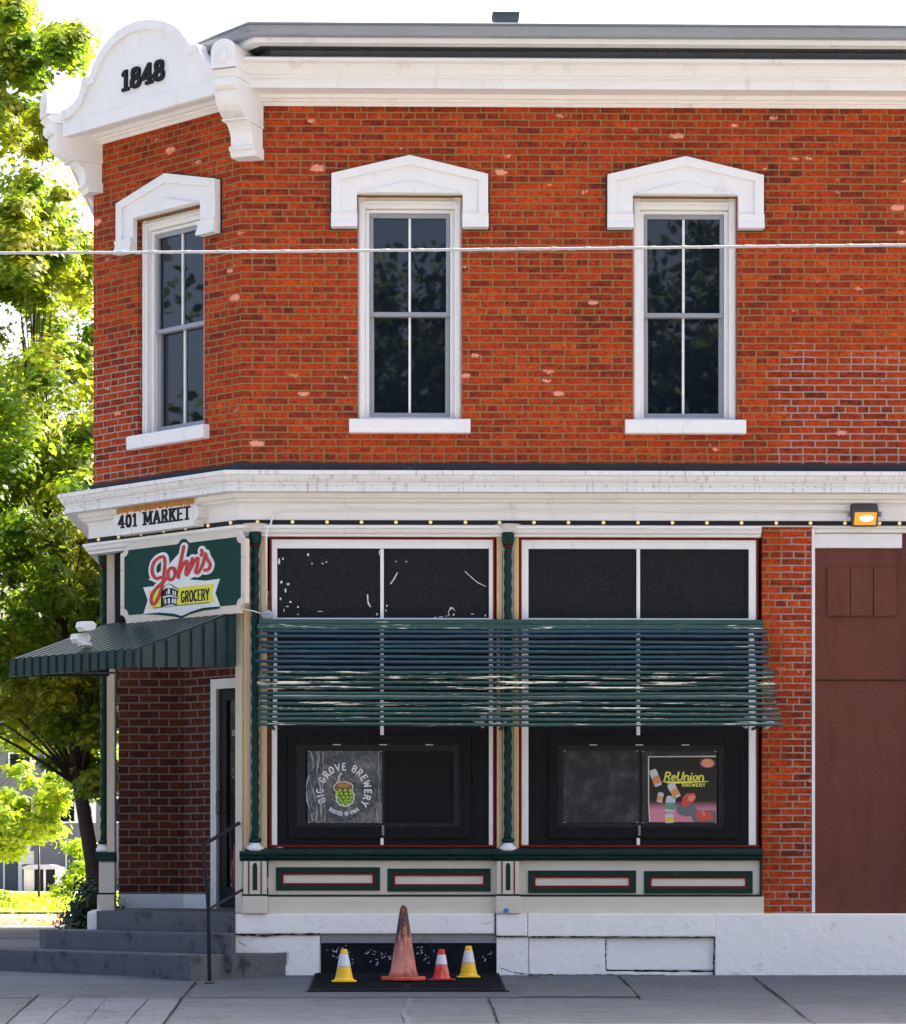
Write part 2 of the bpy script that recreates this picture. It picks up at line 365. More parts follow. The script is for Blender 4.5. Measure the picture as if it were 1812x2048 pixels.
# cornices ------------------------------------------------------------------
def zd(py, d): return A.px(880, py, d)[1]
low = [(-.05, zd(213, 0)), (.02, zd(213, .02)), (.025, zd(206, .025)), (.05, zd(204, .05)), (.055, zd(199, .055)), (.085, zd(197, .085)), (.10, zd(189, .10)), (-.05, zd(189, .10))]
up = [(-.05, zd(189, .10)+.0005), (.30, zd(189, .10)+.0005), (.30, zd(157, .30)), (.325, zd(156.5, .325)), (.325, zd(151, .325)), (.34, zd(150.5, .34)), (.35, zd(147, .35)), (.37, zd(139, .37)), (.40, zd(129, .40)), (.44, zd(123, .44)), (.455, zd(122, .455)), (.455, zd(116, .455)), (.40, zd(113, .42)), (-.05, zd(110, .3))]
mb = MB(W); mb.sweep(ph, low); part(mb, 'cornice_moulding', m_white)
mb = MB(W); mb.sweep([(CX-.04, 0), (XR, 0)], up); part(mb, 'cornice', m_white)
mb = MB(W); mb.sweep([(PX, DEEP), (PX, PY+.02)], up); part(mb, 'cornice', m_white)
# soffit slab above the chamfer, behind the parapet
mb = MB(W); mb.sweep(ph, [(-.05, zd(189, .1)+.001), (.29, zd(189, .1)+.001), (.29, zd(150, .3)), (-.05, zd(150, .3))]); part(mb, 'cornice_soffit', m_white)
# parapet -----------------------------------------------------------------
def c1(x, y): return (x/2.9161, y/2.9161)
arch = [(375, 800), (372, 655), (402, 642), (440, 612), (470, 570), (486, 520), (492, 478), (500, 455), (540, 448), (552, 400), (575, 345), (610, 285), (650, 232), (700, 185), (755, 150), (815, 127), (875, 118), (930, 120), (985, 131), (1035, 155), (1075, 190), (1105, 232), (1122, 262), (1150, 262), (1168, 262), (1180, 305), (1205, 350), (1240, 380), (1282, 392), (1284, 545)]
PD = .42
ao = [B.px(*c1(x, y), PD) for x, y in arch]
mb = MB(B); mb.poly(ao, .35, PD); par = part(mb, 'parapet', m_white, bevel=.004)
# raised rim on the curved top
mb = MB(B); cen = B.px(*c1(850, 480), PD)
rim = [B.px(*c1(x, y), PD) for x, y in arch[1:-1]]
def inset(pts, w):
    out = []
    for i, p in enumerate(pts):
        a = Vector(pts[max(i-1, 0)]); b = Vector(pts[min(i+1, len(pts)-1)]); t = (b-a).normalized(); out.append((p[0]+t.y*w, p[1]-t.x*w))
    return out
ri = inset(rim, .085)
for i in range(len(rim)-1): mb.poly([rim[i], rim[i+1], ri[i+1], ri[i]], PD+.0005*(i % 2), PD+.035+.0005*(i % 2))
part(mb, 'parapet_rim', m_white)
mb = MB(B); bl = B.px(*c1(375, 800), PD); br = B.px(*c1(1284, 545), PD)
mb.box(bl[0], br[0], PD, PD+.02, bl[1]-.004, bl[1]+.13); part(mb, 'parapet_band', m_white, bevel=.006)
mb = MB(B); rr = [(p[0], p[1]) for p in rim[3:]]
mb.poly([(ao[1][0]+.05, ao[1][1]), (ao[7][0]+.06, ao[7][1]-.10), (ao[-3][0]-.02, ao[-3][1]+.0), (ao[-3][0]+.16, ao[-3][1]-.02), (ao[-3][0]+.18, ao[-2][1]-.02), (ao[1][0]+.05, ao[1][1]-.02)], .0, .12); part(mb, 'parapet_back', m_slategrey)
# scroll brackets ----------------------------------------------------------
def bracket(o, n, ztop, wd=.24):
    ex = (-n[1], n[0]); fr = Fr(o, ex, n)
    if n[1] < 0 and False: pass
    zt = ztop
    def P(*a): return [(d, zt-z*.875) for d, z in a]
    cap = P((0, .27), (.60, .27), (.62, .25), (.62, .06), (.60, .03), (.56, 0), (0, 0))
    m = MB(fr); h = wd/2
    # cap: round-headed block with rosette
    fp = [(-h, zt-.236), (-h, zt-.09)]+[(-h*math.cos(a), zt-.09+h*.9*math.sin(a)) for a in [R(t) for t in range(10, 180, 17)]]+[(h, zt-.09), (h, zt-.236)]
    m.poly(fp, .05, .60)
    n1 = P((.0, .27), (.555, .27), (.575, .285), (.60, .29), (.60, .30), (.555, .345), (.545, .36), (.0, .36))
    m.prof(n1, -h+.004, h-.004)
    n2 = P((0, .36), (.56, .36), (.575, .37), (.575, .44), (.545, .475), (.0, .475)); m.prof(n2, -h+.012, h-.012)
    sc = P((0, .475), (.52, .475), (.525, .52), (.515, .57), (.49, .62), (.45, .665), (.40, .70), (.35, .72), (.0, .72)); m.prof(sc, -h+.004, h-.004)
    m.prof(P((0, .72), (.375, .72), (.375, .738), (.355, .745), (0, .745)), -h-.002, h+.002)
    low_ = P((0, .745), (.32, .745), (.31, .76), (.27, .79), (.235, .835), (.22, .89), (.215, .96), (.0, .96)); m.prof(low_, -h+.012, h-.012)
    m.prof(P((0, .96), (.22, .96), (.235, .975), (.235, 1.0), (.205, 1.02), (.185, 1.07), (0, 1.07)), -h-.002, h+.002)
    o_ = part(m, 'bracket', m_white, bevel=.008)
    r_ = MB(fr); r_.lathe(0, zt-.12, [(.085, .60), (.085, .612), (.07, .618), (.065, .608), (.05, .608), (.045, .616), (.0, .620)], 24, axis='d'); r_.build('rosette', m_white, o_)
    return o_
nb = Vector((-math.sin(R(22.5)), -math.cos(R(22.5))))
ob_ = Vector((CX, 0))+Vector((.10, 0)); ztc = ZA(78, 455, .6)
bracket(tuple(ob_), tuple(nb), ztc)
nb2 = Vector((-math.cos(R(22.5)), -math.sin(R(22.5)))); bracket((PX+.10, PY+.03), tuple(nb2), ztc+.04)
# roof edge with gutter ---------------------------------------------------
g0 = at(497, 43, -.66); gx, gy = g0.x, g0.y; t_ = (gx+.66*0+3.30)
gl_ = B.w(-LB-.10, .06, 0)
gp = [(gl_[0], DEEP), gl_[:2], (gx, gy), (XR, gy)]
gz = g0.z
gut = [(0, gz), (.014, gz-.006), (.014, gz-.016), (-.012, gz-.02), (-.006, gz-.03), (-.015, gz-.06), (-.03, gz-.105), (-.05, gz-.115), (-.16, gz-.115), (-.16, gz-.012)]
mb = MB(W); mb.sweep(gp, gut); part(mb, 'gutter', m_gutter)
sof_z = ZA(86, 880, .58)
mb = MB(W); mb.sweep(gp, [(-.085, sof_z), (-.085, sof_z+.055), (-.20, sof_z+.055), (-.20, sof_z)]); part(mb, 'fascia_board', m_white)
mb = MB(W); mb.sweep(gp, [(-.17, sof_z+.055), (-.17, gz-.03), (-.19, gz-.03), (-.19, sof_z+.055)]); part(mb, 'eave_gap', m_soffit)
mb = MB(W); mb.sweep(gp, [(-.20, sof_z+.012), (-.20, sof_z+.03), (-1.0, sof_z+.03), (-1.0, sof_z+.012)])
for k in range(110):
    x = CX+.15+k*.10
    if x < XR-.1: mb.box(x, x+.035, .05, -gy-.2-.002, sof_z+.004, sof_z+.0118)
part(mb, 'soffit', m_soffit)
mb = MB(W); mb.sweep(gp, [(-.36, zd(112, .3)-.02), (-.36, sof_z+.011), (-.40, sof_z+.011), (-.40, zd(112, .3)-.02)]); part(mb, 'eave_flashing', m_slategrey)
mb = MB(W); mb.sweep(gp, [(-.16, gz-.03), (-.16, gz-.015), (-1.2, gz-.06), (-1.2, gz-.08)]); part(mb, 'roof_edge', m_slategrey)
# roof vents
p0 = at(987, 44, 1.2); p1 = at(1037, 27, 1.2)
mb = MB(W); mb.box(p0.x, p1.x, -1.45, -1.2, ROOFZ-.1, p1.z); mb.box(p0.x-.012, p1.x+.012, -1.47, -1.18, p1.z, p1.z+.012); mb.build('vent', m_soffit, roof)
p0 = at(1272, 46, 1.2); p1 = at(1332, 37, 1.2)
mb = MB(W); cx_ = (p0.x+p1.x)/2; rr = (p1.x-p0.x)/2; mb.lathe(cx_, -1.5, [(rr*.5, ROOFZ-.1), (rr*.5, p1.z-.04), (rr, p1.z-.04), (rr*.92, p1.z-.01), (rr*.6, p1.z), (0.01, p1.z+.003)], 24); mb.build('vent', m_soffit, roof)
# belt cornice ------------------------------------------------------------
def belt_prof():
    return [(-.05, zd(938, .32)+.03), (.30, zd(940, .32)), (.33, zd(941, .33)), (.33, zd(949, .33)), (.31, zd(950, .31)), (.305, zd(956, .305)), (.29, zd(962, .29)), (.27, zd(966, .27)), (.27, zd(969, .27)), (.255, zd(970, .255)), (.255, zd(974, .255)), (.27, zd(975, .27)), (.27, zd(983, .27)), (-.05, zd(983, .27))]
mb = MB(W); mb.sweep(ph, belt_prof()); part(mb, 'belt_cornice', m_belt)
zs_ = zd(983, .27)-.0005
mb = MB(W); mb.sweep(ph, [(-.05, zs_), (.14, zs_), (.14, zd(996, .14)), (.10, zd(998, .10)), (.10, zd(1003, .10)), (.06, zd(1008, .06)), (.055, zd(1012, .05)), (.045, zd(1012, .05)), (.045, zd(1052, .045)), (-.05, zd(1052, .045))]); part(mb, 'frieze', m_white)
mb = MB(W); mb.sweep(ph, [(-.05, zB0-.05), (.035, zB0-.05), (.035, zB0+.0), (.02, ZA(927)), (-.05, ZA(927))]); part(mb, 'flashing', m_greydark)
# storefront crown moulding under the frieze
zf = zd(1052, .045)-.0005
xp0 = XA(1524)
mb = MB(W); cr = [(-.10, zf), (.10, zf), (.10, zd(1056, .1)), (.085, zd(1058, .08)), (.07, zd(1065, .07)), (.045, zd(1069, .045)), (.04, zd(1073, .04)), (-.10, zd(1073, .04))]
mb.sweep([(PX, PY+4), (PX, PY), (CX, 0), (CX+xp0-.015, 0)], cr); part(mb, 'crown_moulding', m_white)
zc0 = zd(1073, .04)-.0005
# ------------------------------------------------------------------ storefront bays
def fx(px, d=0): return XA(px, 1400, d)
def fz(py, d=0): return ZA(py, 1020, d)
zsill1 = fz(1690); zfloor = fz(1827)
def bay(x0, x1, g0, g1, mull, label=None):
    """x0,x1 bay edges (px); g0,g1 glass edges; mull centre of mullion"""
    X0, X1, G0, G1, MU = fx(x0), fx(x1), fx(g0), fx(g1), fx(mull)
    m = MB(A); zt = zc0; zgt = fz(1097); zgb = fz(1236); zb = fz(1692)
    st = G0-(X0+.028); d0, d1 = -.06, -.012
    m.box(X0+.028, G0, d0, d1, zb, fz(1079)); m.box(G1, X1-.028, d0, d1, zb, fz(1079))
    m.box(G0, G1, d0, d1, zgt, fz(1079)); m.box(G0, G1, d0, d1, fz(1244), zgb); m.box(G0, G1, d0, d1-.006, fz(1394), fz(1389))
    m.box(MU-.016, MU+.016, d0, d1-.008, zgb, zgt)
    fr = part(m, 'shop_window', m_white, bevel=.004)
    m = MB(A); m.box(MU-.016, MU+.016, d0, d1-.008, fz(1470), fz(1244)-.001); m.build('mullion', m_white, fr); m = MB(A); m.box(MU-.014, MU+.014, d0, d1-.006, zb, fz(1676)); m.build('mullion', m_white, fr)
    m = MB(A)
    m.box(X0+.010, X0+.0275, -.06, -.004, zb, fz(1075)); m.box(X1-.0275, X1-.010, -.06, -.004, zb, fz(1075)); m.box(X0+.0275, X1-.0275, -.06, -.004, fz(1078.6), fz(1075))
    m.build('red_stripe', m_red, fr)
    m = MB(A); m.box(G0-.005, G1+.005, -.056, -.045, zgb-.01, zgt+.005); m.build('transom_glass', m_blackup, fr)
    m = MB(A); m.box(G0-.003, G1+.003, -.058, -.035, zb, fz(1244)-.002); m.build('backing_board', m_black, fr)
    return fr
b1 = bay(537, 992.5, 554, 978, 764); b2 = bay(1037, 1519, 1057, 1498, 1277)
def inner_frames(par, ox0, ox1, ix0, ix1, cx):
    m = MB(A); z0, z1 = fz(1676), fz(1470); y0, y1 = fz(1654), fz(1489)
    X = [fx(v) for v in (ox0, ox1, ix0, ix1)]
    m.box(X[0], X[2], -.035, -.012, z0, z1); m.box(X[3], X[1], -.035, -.012, z0, z1); m.box(X[2], X[3], -.035, -.014, y1, z1); m.box(X[2], X[3], -.035, -.014, z0, y0)
    m.build('board_frame', m_black, par, bevel=.004)
    m = MB(A); w_ = .085
    m.box(X[2], X[2]+w_, -.035, -.024, y0, y1); m.box(X[3]-w_*.7, X[3], -.035, -.024, y0, y1); m.box(X[2]+w_, X[3]-w_*.7, -.035, -.024, fz(1502), y1); m.box(X[2]+w_, X[3]-w_*.7, -.035, -.024, y0, fz(1646))
    m.box(fx(cx)-.014, fx(cx)+.014, -.035, -.022, fz(1646), fz(1502))
    m.build('sliding_frame', m_iron, par)
    m = MB(A)
    for k in range(4): m.box(fx(cx)-.010, fx(cx)+.010, -.0135, -.004, fz(1655+k*5), fz(1651.5+k*5))
    m.build('chain', m_sash, par)
    for a in (-.42, 0, .42): m = MB(A); m.box(fx(cx)+a-.035, fx(cx)+a+.035, -.0135, -.012, fz(1490.4), fz(1488.6)); m.build('worn_edge', m_cream, par)
inner_frames(b1, 576, 942, 592, 920, 766); inner_frames(b2, 1098, 1476, 1116, 1450, 1279)
# peeled paint flakes on the first painted transom
m = MB(A); rnd = random.Random(3)
def flake(px, py, w_, h_):
    c = A.px(px, py, -.045); n = 7
    pts = [(c[0]+w_/440*math.cos(2*math.pi*i/n)*rnd.uniform(.5, 1.2), c[1]+h_/440*math.sin(2*math.pi*i/n)*rnd.uniform(.5, 1.2)) for i in range(n)]
    m.poly(pts, -.0452, -.0438)
for a in [(616, 1109, 6, 8), (558, 1124, 5, 16), (566, 1118, 3, 6), (563, 1164, 6, 6), (576, 1168, 7, 5), (571, 1180, 4, 10), (561, 1197, 5, 6), (581, 1204, 6, 4), (596, 1214, 4, 5), (568, 1221, 3, 8), (596, 1229, 3, 4), (645, 1127, 5, 3), (653, 1124, 5, 3), (624, 1127, 3, 3), (774, 1211, 3, 6), (772, 1221, 3, 5), (902, 1217, 6, 5), (907, 1229, 7, 5), (893, 1232, 5, 3), (945, 1228, 9, 2), (971, 1231, 3, 5), (870, 1235, 8, 2), (882, 1234, 10, 2), (792, 1123, 3, 3), (813, 1123, 5, 2), (759, 1106, 3, 14), (754, 1229, 4, 7), (575, 1213, 9, 2), (640, 1223, 12, 2)]: flake(*a)
def sliver(p, w0):
    for i in range(len(p)-1):
        a = Vector(A.px(*p[i], -.045)); b = Vector(A.px(*p[i+1], -.045)); t = (b-a).normalized(); n = Vector((-t.y, t.x))*w0/440
        m.poly([tuple(a-n), tuple(b-n*.6), tuple(b+n*.6), tuple(a+n)], -.0452, -.0440-.0001*(i % 2))
sliver([(781, 1168), (788, 1158), (795, 1145)], 2.5); sliver([(930, 1143), (942, 1154), (955, 1165), (972, 1173)], 1.6); sliver([(735, 1189), (736, 1205), (741, 1214)], 3); sliver([(898, 1232), (897, 1222), (905, 1215), (910, 1222)], 1.6)
m.build('peeled_paint', flat('pale_primer', (.72, .72, .70)), b1)
# sill band
zb1, zb0 = fz(1696), fz(1721)
mb = MB(W); sp = [(-.06, zb1), (.02, zb1), (.03, fz(1697)), (.10, fz(1699)), (.11, fz(1703)), (.11, fz(1708)), (.085, fz(1712)), (.08, fz(1716)), (.05, fz(1718)), (.04, zb0), (-.06, zb0)]
mb.sweep([(CX+fx(491), 0), (CX+fx(1523), 0)], sp); part(mb, 'sill_band', m_green)
mb = MB(A); mb.box(fx(537), fx(1519), -.05, .012, fz(1694.5)+.001, fz(1690)); part(mb, 'sill_stripe', m_red)
# bulkhead with panels
mb = MB(A); mb.box(fx(537), fx(1519), -.06, 0, fz(1789), zb0-.001); bh = part(mb, 'bulkhead', m_cream)
mb = MB(A); mb.box(fx(537), fx(1521), -.06, .035, fz(1793), fz(1789.3)); mb.box(fx(1519.3), fx(1523), -.06, .03, fz(1789), zb0-.001); part(mb, 'green_moulding', m_green)
mb = MB(A); mb.box(fx(537), fx(1527), -.06, .03, zfloor, fz(1793.3)); part(mb, 'base_board', m_cream)
def panel(x0, x1, y0, y1):
    X0, X1, Z0, Z1 = fx(x0), fx(x1), fz(y1), fz(y0); a = .05; b = .068
    m = MB(A)
    m.poly([(X0, Z0), (X1, Z0), (X1-a, Z0+a), (X0+a, Z0+a)], 0, .018); m.poly([(X0, Z1), (X0+a, Z1-a), (X1-a, Z1-a), (X1, Z1)], 0, .018)
    m.poly([(X0, Z0), (X0+a, Z0+a), (X0+a, Z1-a), (X0, Z1)], 0, .018); m.poly([(X1, Z0), (X1, Z1), (X1-a, Z1-a), (X1-a, Z0+a)], 0, .018)
    m.build('panel_moulding', m_green, bh, bevel=.004)
    m = MB(A)
    m.box(X0+a, X1-a, 0, .012, Z0+a, Z0+b); m.box(X0+a, X1-a, 0, .012, Z1-b, Z1-a); m.box(X0+a, X0+b, 0, .012, Z0+b, Z1-b); m.box(X1-b, X1-a, 0, .012, Z0+b, Z1-b)
    m.build('panel_stripe', m_red, bh)
for a in [(552, 760, 1734.5, 1781), (775, 981, 1737, 1783), (1056, 1272, 1741, 1786), (1288, 1505, 1742, 1787)]: panel(*a)
# columns ---------------------------------------------------------------------
m_gold = paint('yellow_ochre_trim', (.68, .46, .20), .5, .1, 5)
def column(fr, cx, name='column', half=.10, back=0.0):
    z_top = zf; z_cap = fz(1066); zc1 = fz(1093); zs0 = fz(1676)
    m = MB(fr); m.box(cx-half, cx+half, -.06, .006, fz(1702), zc0-.001); col = part(m, name, m_cream)
    m = MB(fr)
    for sx in (-1, 1): m.box(*sorted((cx+sx*half, cx+sx*(half-.034))), .006, .014, fz(1702), zc0-.001)
    m.build('pilaster_edge', m_gold, col)
    m = MB(fr)
    for sx in (-1, 1): m.box(*sorted((cx+sx*.047, cx+sx*.052)), .006, .010, fz(1690), fz(1100))
    m.build('red_line', m_red, col)
    m = MB(fr); m.lathe(cx, .05, [(.050, z_cap-.002), (.062, z_cap), (.07, z_cap+.02), (.085, z_cap+.035), (.12, z_cap+.065), (.125, z_top+.01)], 24); m.build('capital', m_white, col)
    m = MB(fr); m.lathe(cx, .05, [(.045, zc1), (.052, zc1+.02), (.058, zc1+.06), (.058, z_cap-.02), (.052, z_cap-.004)], 24); m.build('capital_cup', m_green, col)
    m = MB(fr); m.lathe(cx, .05, [(.046, zc1-.016), (.049, zc1-.008), (.046, zc1-.001)], 20); m.build('ring', m_red, col)
    m = MB(fr); N = 150; m.lathe(cx, .05, [(.035, zs0+(zc1-.017-zs0)*i/N) for i in range(N+1)], 24, amp=.13, twist=52, lobes=3); m.build('twisted_shaft', m_green, col)
    m = MB(fr); m.lathe(cx, .05, [(.045, zs0), (.058, zs0-.012), (.060, zs0-.03), (.048, zs0-.045)], 20); m.build('collar', m_green, col)
    m = MB(fr); m.lathe(cx, .05, [(.046, zs0-.046), (.05, zs0-.06), (.075, zs0-.085), (.08, zs0-.10), (.07, fz(1702))], 20); m.build('column_foot', m_white, col)
    zp1 = fz(1722)-.001; zp0 = fz(1788)
    m = MB(fr); m.box(cx-half, cx+half, -.06, .09, zp0, zp1); ped = m.build('pedestal', m_cream, col)
    m = MB(fr); m.prof([(-.06, fz(1702)), (.10, fz(1702)), (.135, fz(1703.5)), (.14, fz(1708)), (.115, fz(1712)), (.11, fz(1716)), (.092, zp1), (-.06, zp1)], cx-half-.035, cx+half+.02); m.build('pedestal_cap', m_green, col)
    m = MB(fr)
    xx = [cx-.02, cx-.02, cx, cx+.02, cx+.02]; zz = [fz(1780), fz(1729), fz(1722.5)-.01, fz(1729), fz(1780)]
    m.poly([(cx-.021, fz(1780)), (cx-.021, fz(1732)), (cx-.012, fz(1727)), (cx, fz(1725)), (cx+.012, fz(1727)), (cx+.021, fz(1732)), (cx+.021, fz(1780))], .09, .095)
    m.build('arched_panel', m_green, col)
    m = MB(fr)
    for s_ in (-.062, .050): m.box(cx+s_, cx+s_+.012, .09, .096, zp0+.002, zp1-.002)
    m.build('red_line', m_red, col)
    m = MB(fr); m.box(cx-half-.004, cx+half+.004, -.06, .10, fz(1791.5), zp0-.0005); m.build('green_moulding', m_green, col)
    m = MB(fr); m.box(cx-half-.012, cx+half+.012, -.06, .105, zfloor, fz(1792)); m.build('plinth', m_cream, col, bevel=.008)
    return col
column(A, fx(511), half=.104); column(A, fx(1015.5), half=.100)
S2 = Fr((PX+.14, PY), (0, -1), (-1, 0), -LB); column(S2, -.11, half=.10)
# brick pier and the wall beyond the brown door ---------------------------------
zpier = fz(1827)
mb = MB(A); mb.box(fx(1524), fx(1622.5), -.3, .012, zpier, zd(1052, .045)-.001); part(mb, 'pier', m_brick)
mb = MB(A); xd1 = fx(1830); mb.box(xd1+.08, XR-CX, -.3, .012, zpier, zd(1052, .045)-.001); part(mb, 'ground_floor_wall', m_brick)
mb = MB(S); mb.box(-(DEEP-PY), -(3.2-PY)-.01, -.24, -.07, 0, zd(1052, .045)-.001); part(mb, 'ground_floor_wall', m_brick)
# brown loading door
mb = MB(A); x0 = fx(1623); mb.box(x0, fx(1629.5), -.12, .02, fz(1825), fz(1056)); mb.box(xd1, xd1+.079, -.12, .02, fz(1825), fz(1056)); mb.box(fx(1629.5), xd1, -.12, .018, fz(1064), fz(1056))
mb.prof([(-.05, fz(1052.5)), (.05, fz(1052.5)), (.05, fz(1056)), (.02, fz(1056)), (-.05, fz(1056))], x0, xd1+.079)
fr_ = part(mb, 'door_frame', m_white, bevel=.004)
mb = MB(A); zs1 = fz(1360); zs2 = fz(1357)
mb.box(fx(1630)+.001, xd1-.001, -.10, -.05, fz(1826), zs1); mb.box(fx(1630)+.001, xd1-.001, -.10, -.052, zs2, fz(1064)-.001); mb.box(fx(1630)+.001, xd1-.001, -.10, -.036, zs1+.004, zs1+.010)
door = part(mb, 'loading_door', m_brown, bevel=.002)
mb = MB(A); xs_ = [1655, 1702, 1748, 1795]
for i in range(3): mb.box(fx(xs_[i])+.004, fx(xs_[i+1])-.004, -.052, -.030, fz(1230), fz(1132))
mb.build('hatch', m_brown, door, bevel=.002)
mb = MB(A); mb.box(fx(1630.5), fx(1805), -.05, -.02, fz(1094), fz(1065)); part(mb, 'sign_board', m_white, bevel=.004)
# foundation ----------------------------------------------------------------------
zt_ = fz(1827)-.0005; zj = ZA(1870); 
XL = fx(472)
mb = MB(A); mb.box(XL, fx(990), -.3, .075, ZA(1867.5), zt_); mb.box(fx(990)+.006, fx(1054), -.3, .085, ZA(1872), zt_); mb.box(fx(1054)+.004, fx(1428), -.3, .078, ZA(1873.5), zt_); mb.box(fx(1428), XR-CX, -.3, .076, -.3, zt_)
part(mb, 'foundation_cap', m_found, bevel=.012)
mb = MB(A)
mb.poly([(XL, ZA(1908)), (XL, ZA(1869.5)), (fx(512), ZA(1869.5)), (fx(640), ZA(1871.5)), (fx(638), ZA(1958)-.1), (fx(558), ZA(1958)-.1), (fx(566), ZA(1942)), (fx(578), ZA(1920)), (fx(578), ZA(1903)), (fx(530), ZA(1907))], -.3, .060)
mb.poly([(fx(640.5), ZA(1867.5)-.002), (fx(640.5), ZA(1867.7)-.002), (fx(641), ZA(1867.7)-.002)], -.3, .0)
mb.box(fx(993), fx(1056), -.3, .070, -.3, ZA(1873)); mb.box(fx(1058), fx(1212), -.3, .058, -.3, ZA(1876))
mb.box(fx(1212)+.004, fx(1428)-.008, -.3, .046, ZA(1939), ZA(1877)); mb.box(fx(1212)+.004, fx(1428)-.008, -.3, .055, -.3, ZA(1942))
mb.box(XL+.001, fx(1428), -.32, .02, -.3, zt_-.02)
mb.box(XL+.001, fx(590), -.3, .045, -.3, ZA(1904))
part(mb, 'foundation_stone', m_found, bevel=.010)
m_crack = flat('dark_crack', (.02, .018, .018), .9)
def crack(pts, w0, d, seed):
    m = MB(A); rr = random.Random(seed); Pq = []
    for i in range(len(pts)-1):
        for k in range(10): t = k/10; Pq.append((pts[i][0]+(pts[i+1][0]-pts[i][0])*t+rr.uniform(-.6, .6), pts[i][1]+(pts[i+1][1]-pts[i][1])*t+rr.uniform(-.45, .45)))
    Pq.append(pts[-1]); L = [A.px(*p, d) for p in Pq]; ws = [w0*rr.choice([.3, .5, .7, .9, 1.1])/440 for _ in L]
    for i in range(len(L)-1):
        a, b = Vector(L[i]), Vector(L[i+1]); t = (b-a).normalized(); n = Vector((-t.y, t.x))
        m.poly([tuple(a-n*ws[i]), tuple(b-n*ws[i+1]), tuple(b+n*ws[i+1]), tuple(a+n*ws[i])], d-.01, d)
    part(m, 'crack', m_crack)
crack([(474, 1869), (530, 1872), (560, 1868.5), (640, 1868)], 3.5, .0765, 1); crack([(476, 1884), (486, 1888), (492, 1893)], 1.2, .0615, 2)
crack([(992, 1873), (1054, 1874), (1120, 1873.5), (1210, 1874), (1320, 1874.5), (1428, 1875)], 3, .0865, 4); crack([(1429, 1876), (1428, 1910), (1427, 1950)], 3.2, .0775, 5); crack([(1212, 1876), (1211, 1905), (1212, 1940)], 2.2, .0595, 6)
crack([(1212, 1941), (1300, 1942), (1426, 1943)], 4, .0565, 7); crack([(990.5, 1828), (990, 1850), (990.5, 1872)], 1.5, .0865, 8); crack([(1000, 1935), (1020, 1943), (1050, 1948)], 2, .0715, 9)
crack([(1058, 1950), (1130, 1950), (1210, 1950), (1330, 1951)], 3.5, .0595, 10); crack([(1430, 1952), (1560, 1953.5), (1700, 1954), (1812, 1954)], 3, .0775, 11)
mb = MB(S); mb.box(-(DEEP-PY), .0, -.3, .05, -.2, zt_); mb.box(0, .09, -.26, .05, ZA(1880), zt_-.01); part(mb, 'foundation_stone', m_found, bevel=.01)
# hatch below the first bay
m_tin = paint('galvanised_strip', (.22, .23, .25), .45, .2, 8, (.1, .08, .07), .5, bump=.1, grain=.1)
mb = MB(A); mb.box(fx(642), fx(990), .02, .05, ZA(1886), ZA(1869)); hh = part(mb, 'metal_strip', m_tin, bevel=.003)
m_rubber = paint('black_hatch_board', (.014, .016, .021), .75, .3, 6, (.12, .13, .15), .5, .60, .72, (1, 1, .5), 12, bump=.5, bscale=20)
mb = MB(A); mb.box(fx(642), fx(992), .02, .035, -.08, ZA(1886)-.001)
for k in range(26): x = fx(648)+k*.0605; mb.box(x, x+.03, .035, .040, -.05, ZA(1890))
bhh = part(mb, 'cellar_hatch_board', m_rubber)
mb = MB(A); rnd = random.Random(5)
for (cx_, cy_, n_, sp_) in [(664, 1908, 9, 12), (690, 1899, 5, 14), (740, 1903, 8, 12), (772, 1910, 9, 10), (750, 1922, 5, 9), (840, 1902, 6, 8), (856, 1918, 5, 8), (875, 1908, 4, 7), (975, 1912, 6, 12), (700, 1925, 4, 10)]:
    for k in range(n_):
        c = A.px(cx_+rnd.uniform(-sp_, sp_), cy_+rnd.uniform(-8, 8), .04); a = rnd.uniform(0, 3.14); l_ = rnd.uniform(.004, .016); t = rnd.uniform(.0015, .003)
        u_ = Vector((math.cos(a)*l_, math.sin(a)*l_)); v_ = Vector((-math.sin(a)*t, math.cos(a)*t)); c = Vector(c)
        mb.poly([tuple(c-u_-v_), tuple(c+u_-v_*.5), tuple(c+u_+v_), tuple(c-u_+v_)], .0395, .0415+.0001*k)
mb.build('chipped_paint', flat('chip_white', (.7, .75, .8)), bhh)
# ------------------------------------------------------------------ entry porch
zfl = .56
Yb = 3.2
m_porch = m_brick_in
mb = MB(W); mb.quad([(PX+.07, -Yb, zfl), (-2.23, -Yb, zfl), (-2.23, -Yb, 3.6), (PX+.07, -Yb, 3.6)])
Q = Fr((-2.23, Yb), (q, -q), (-q, -q), 5.0)      # door wall, parallel to the chamfer
dx0 = Q.px(425, 1500)[0]; dtop = Q.px(430, 1359)[1]
mb.quad([(0, 0, zfl), (dx0, 0, zfl), (dx0, 0, 3.6), (0, 0, 3.6)], fr=Q); mb.quad([(dx0, 0, dtop), (1.6, 0, dtop), (1.6, 0, 3.6), (dx0, 0, 3.6)], fr=Q)
mb.quad([(dx0+1.0, 0, zfl), (1.6, 0, zfl), (1.6, 0, dtop), (dx0+1.0, 0, dtop)], fr=Q)
e_ = Q.w(1.6, 0, 0)
mb.quad([(e_[0], -e_[1], zfl), (e_[0], -.12, zfl), (e_[0], -.12, 3.6), (e_[0], -e_[1], 3.6)])
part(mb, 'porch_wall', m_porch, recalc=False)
mb = MB(W); mb.prism([(PX+.02, -Yb), (PX+.27, -PY-.1), (CX+.05, -.12), (e_[0], -.12), (e_[0], -e_[1]), (-2.23, -Yb)], 3.45, 3.5); part(mb, 'porch_ceiling', m_white)
tb = ZA(1788, 300)*0+at(300, 1788, Yb).z
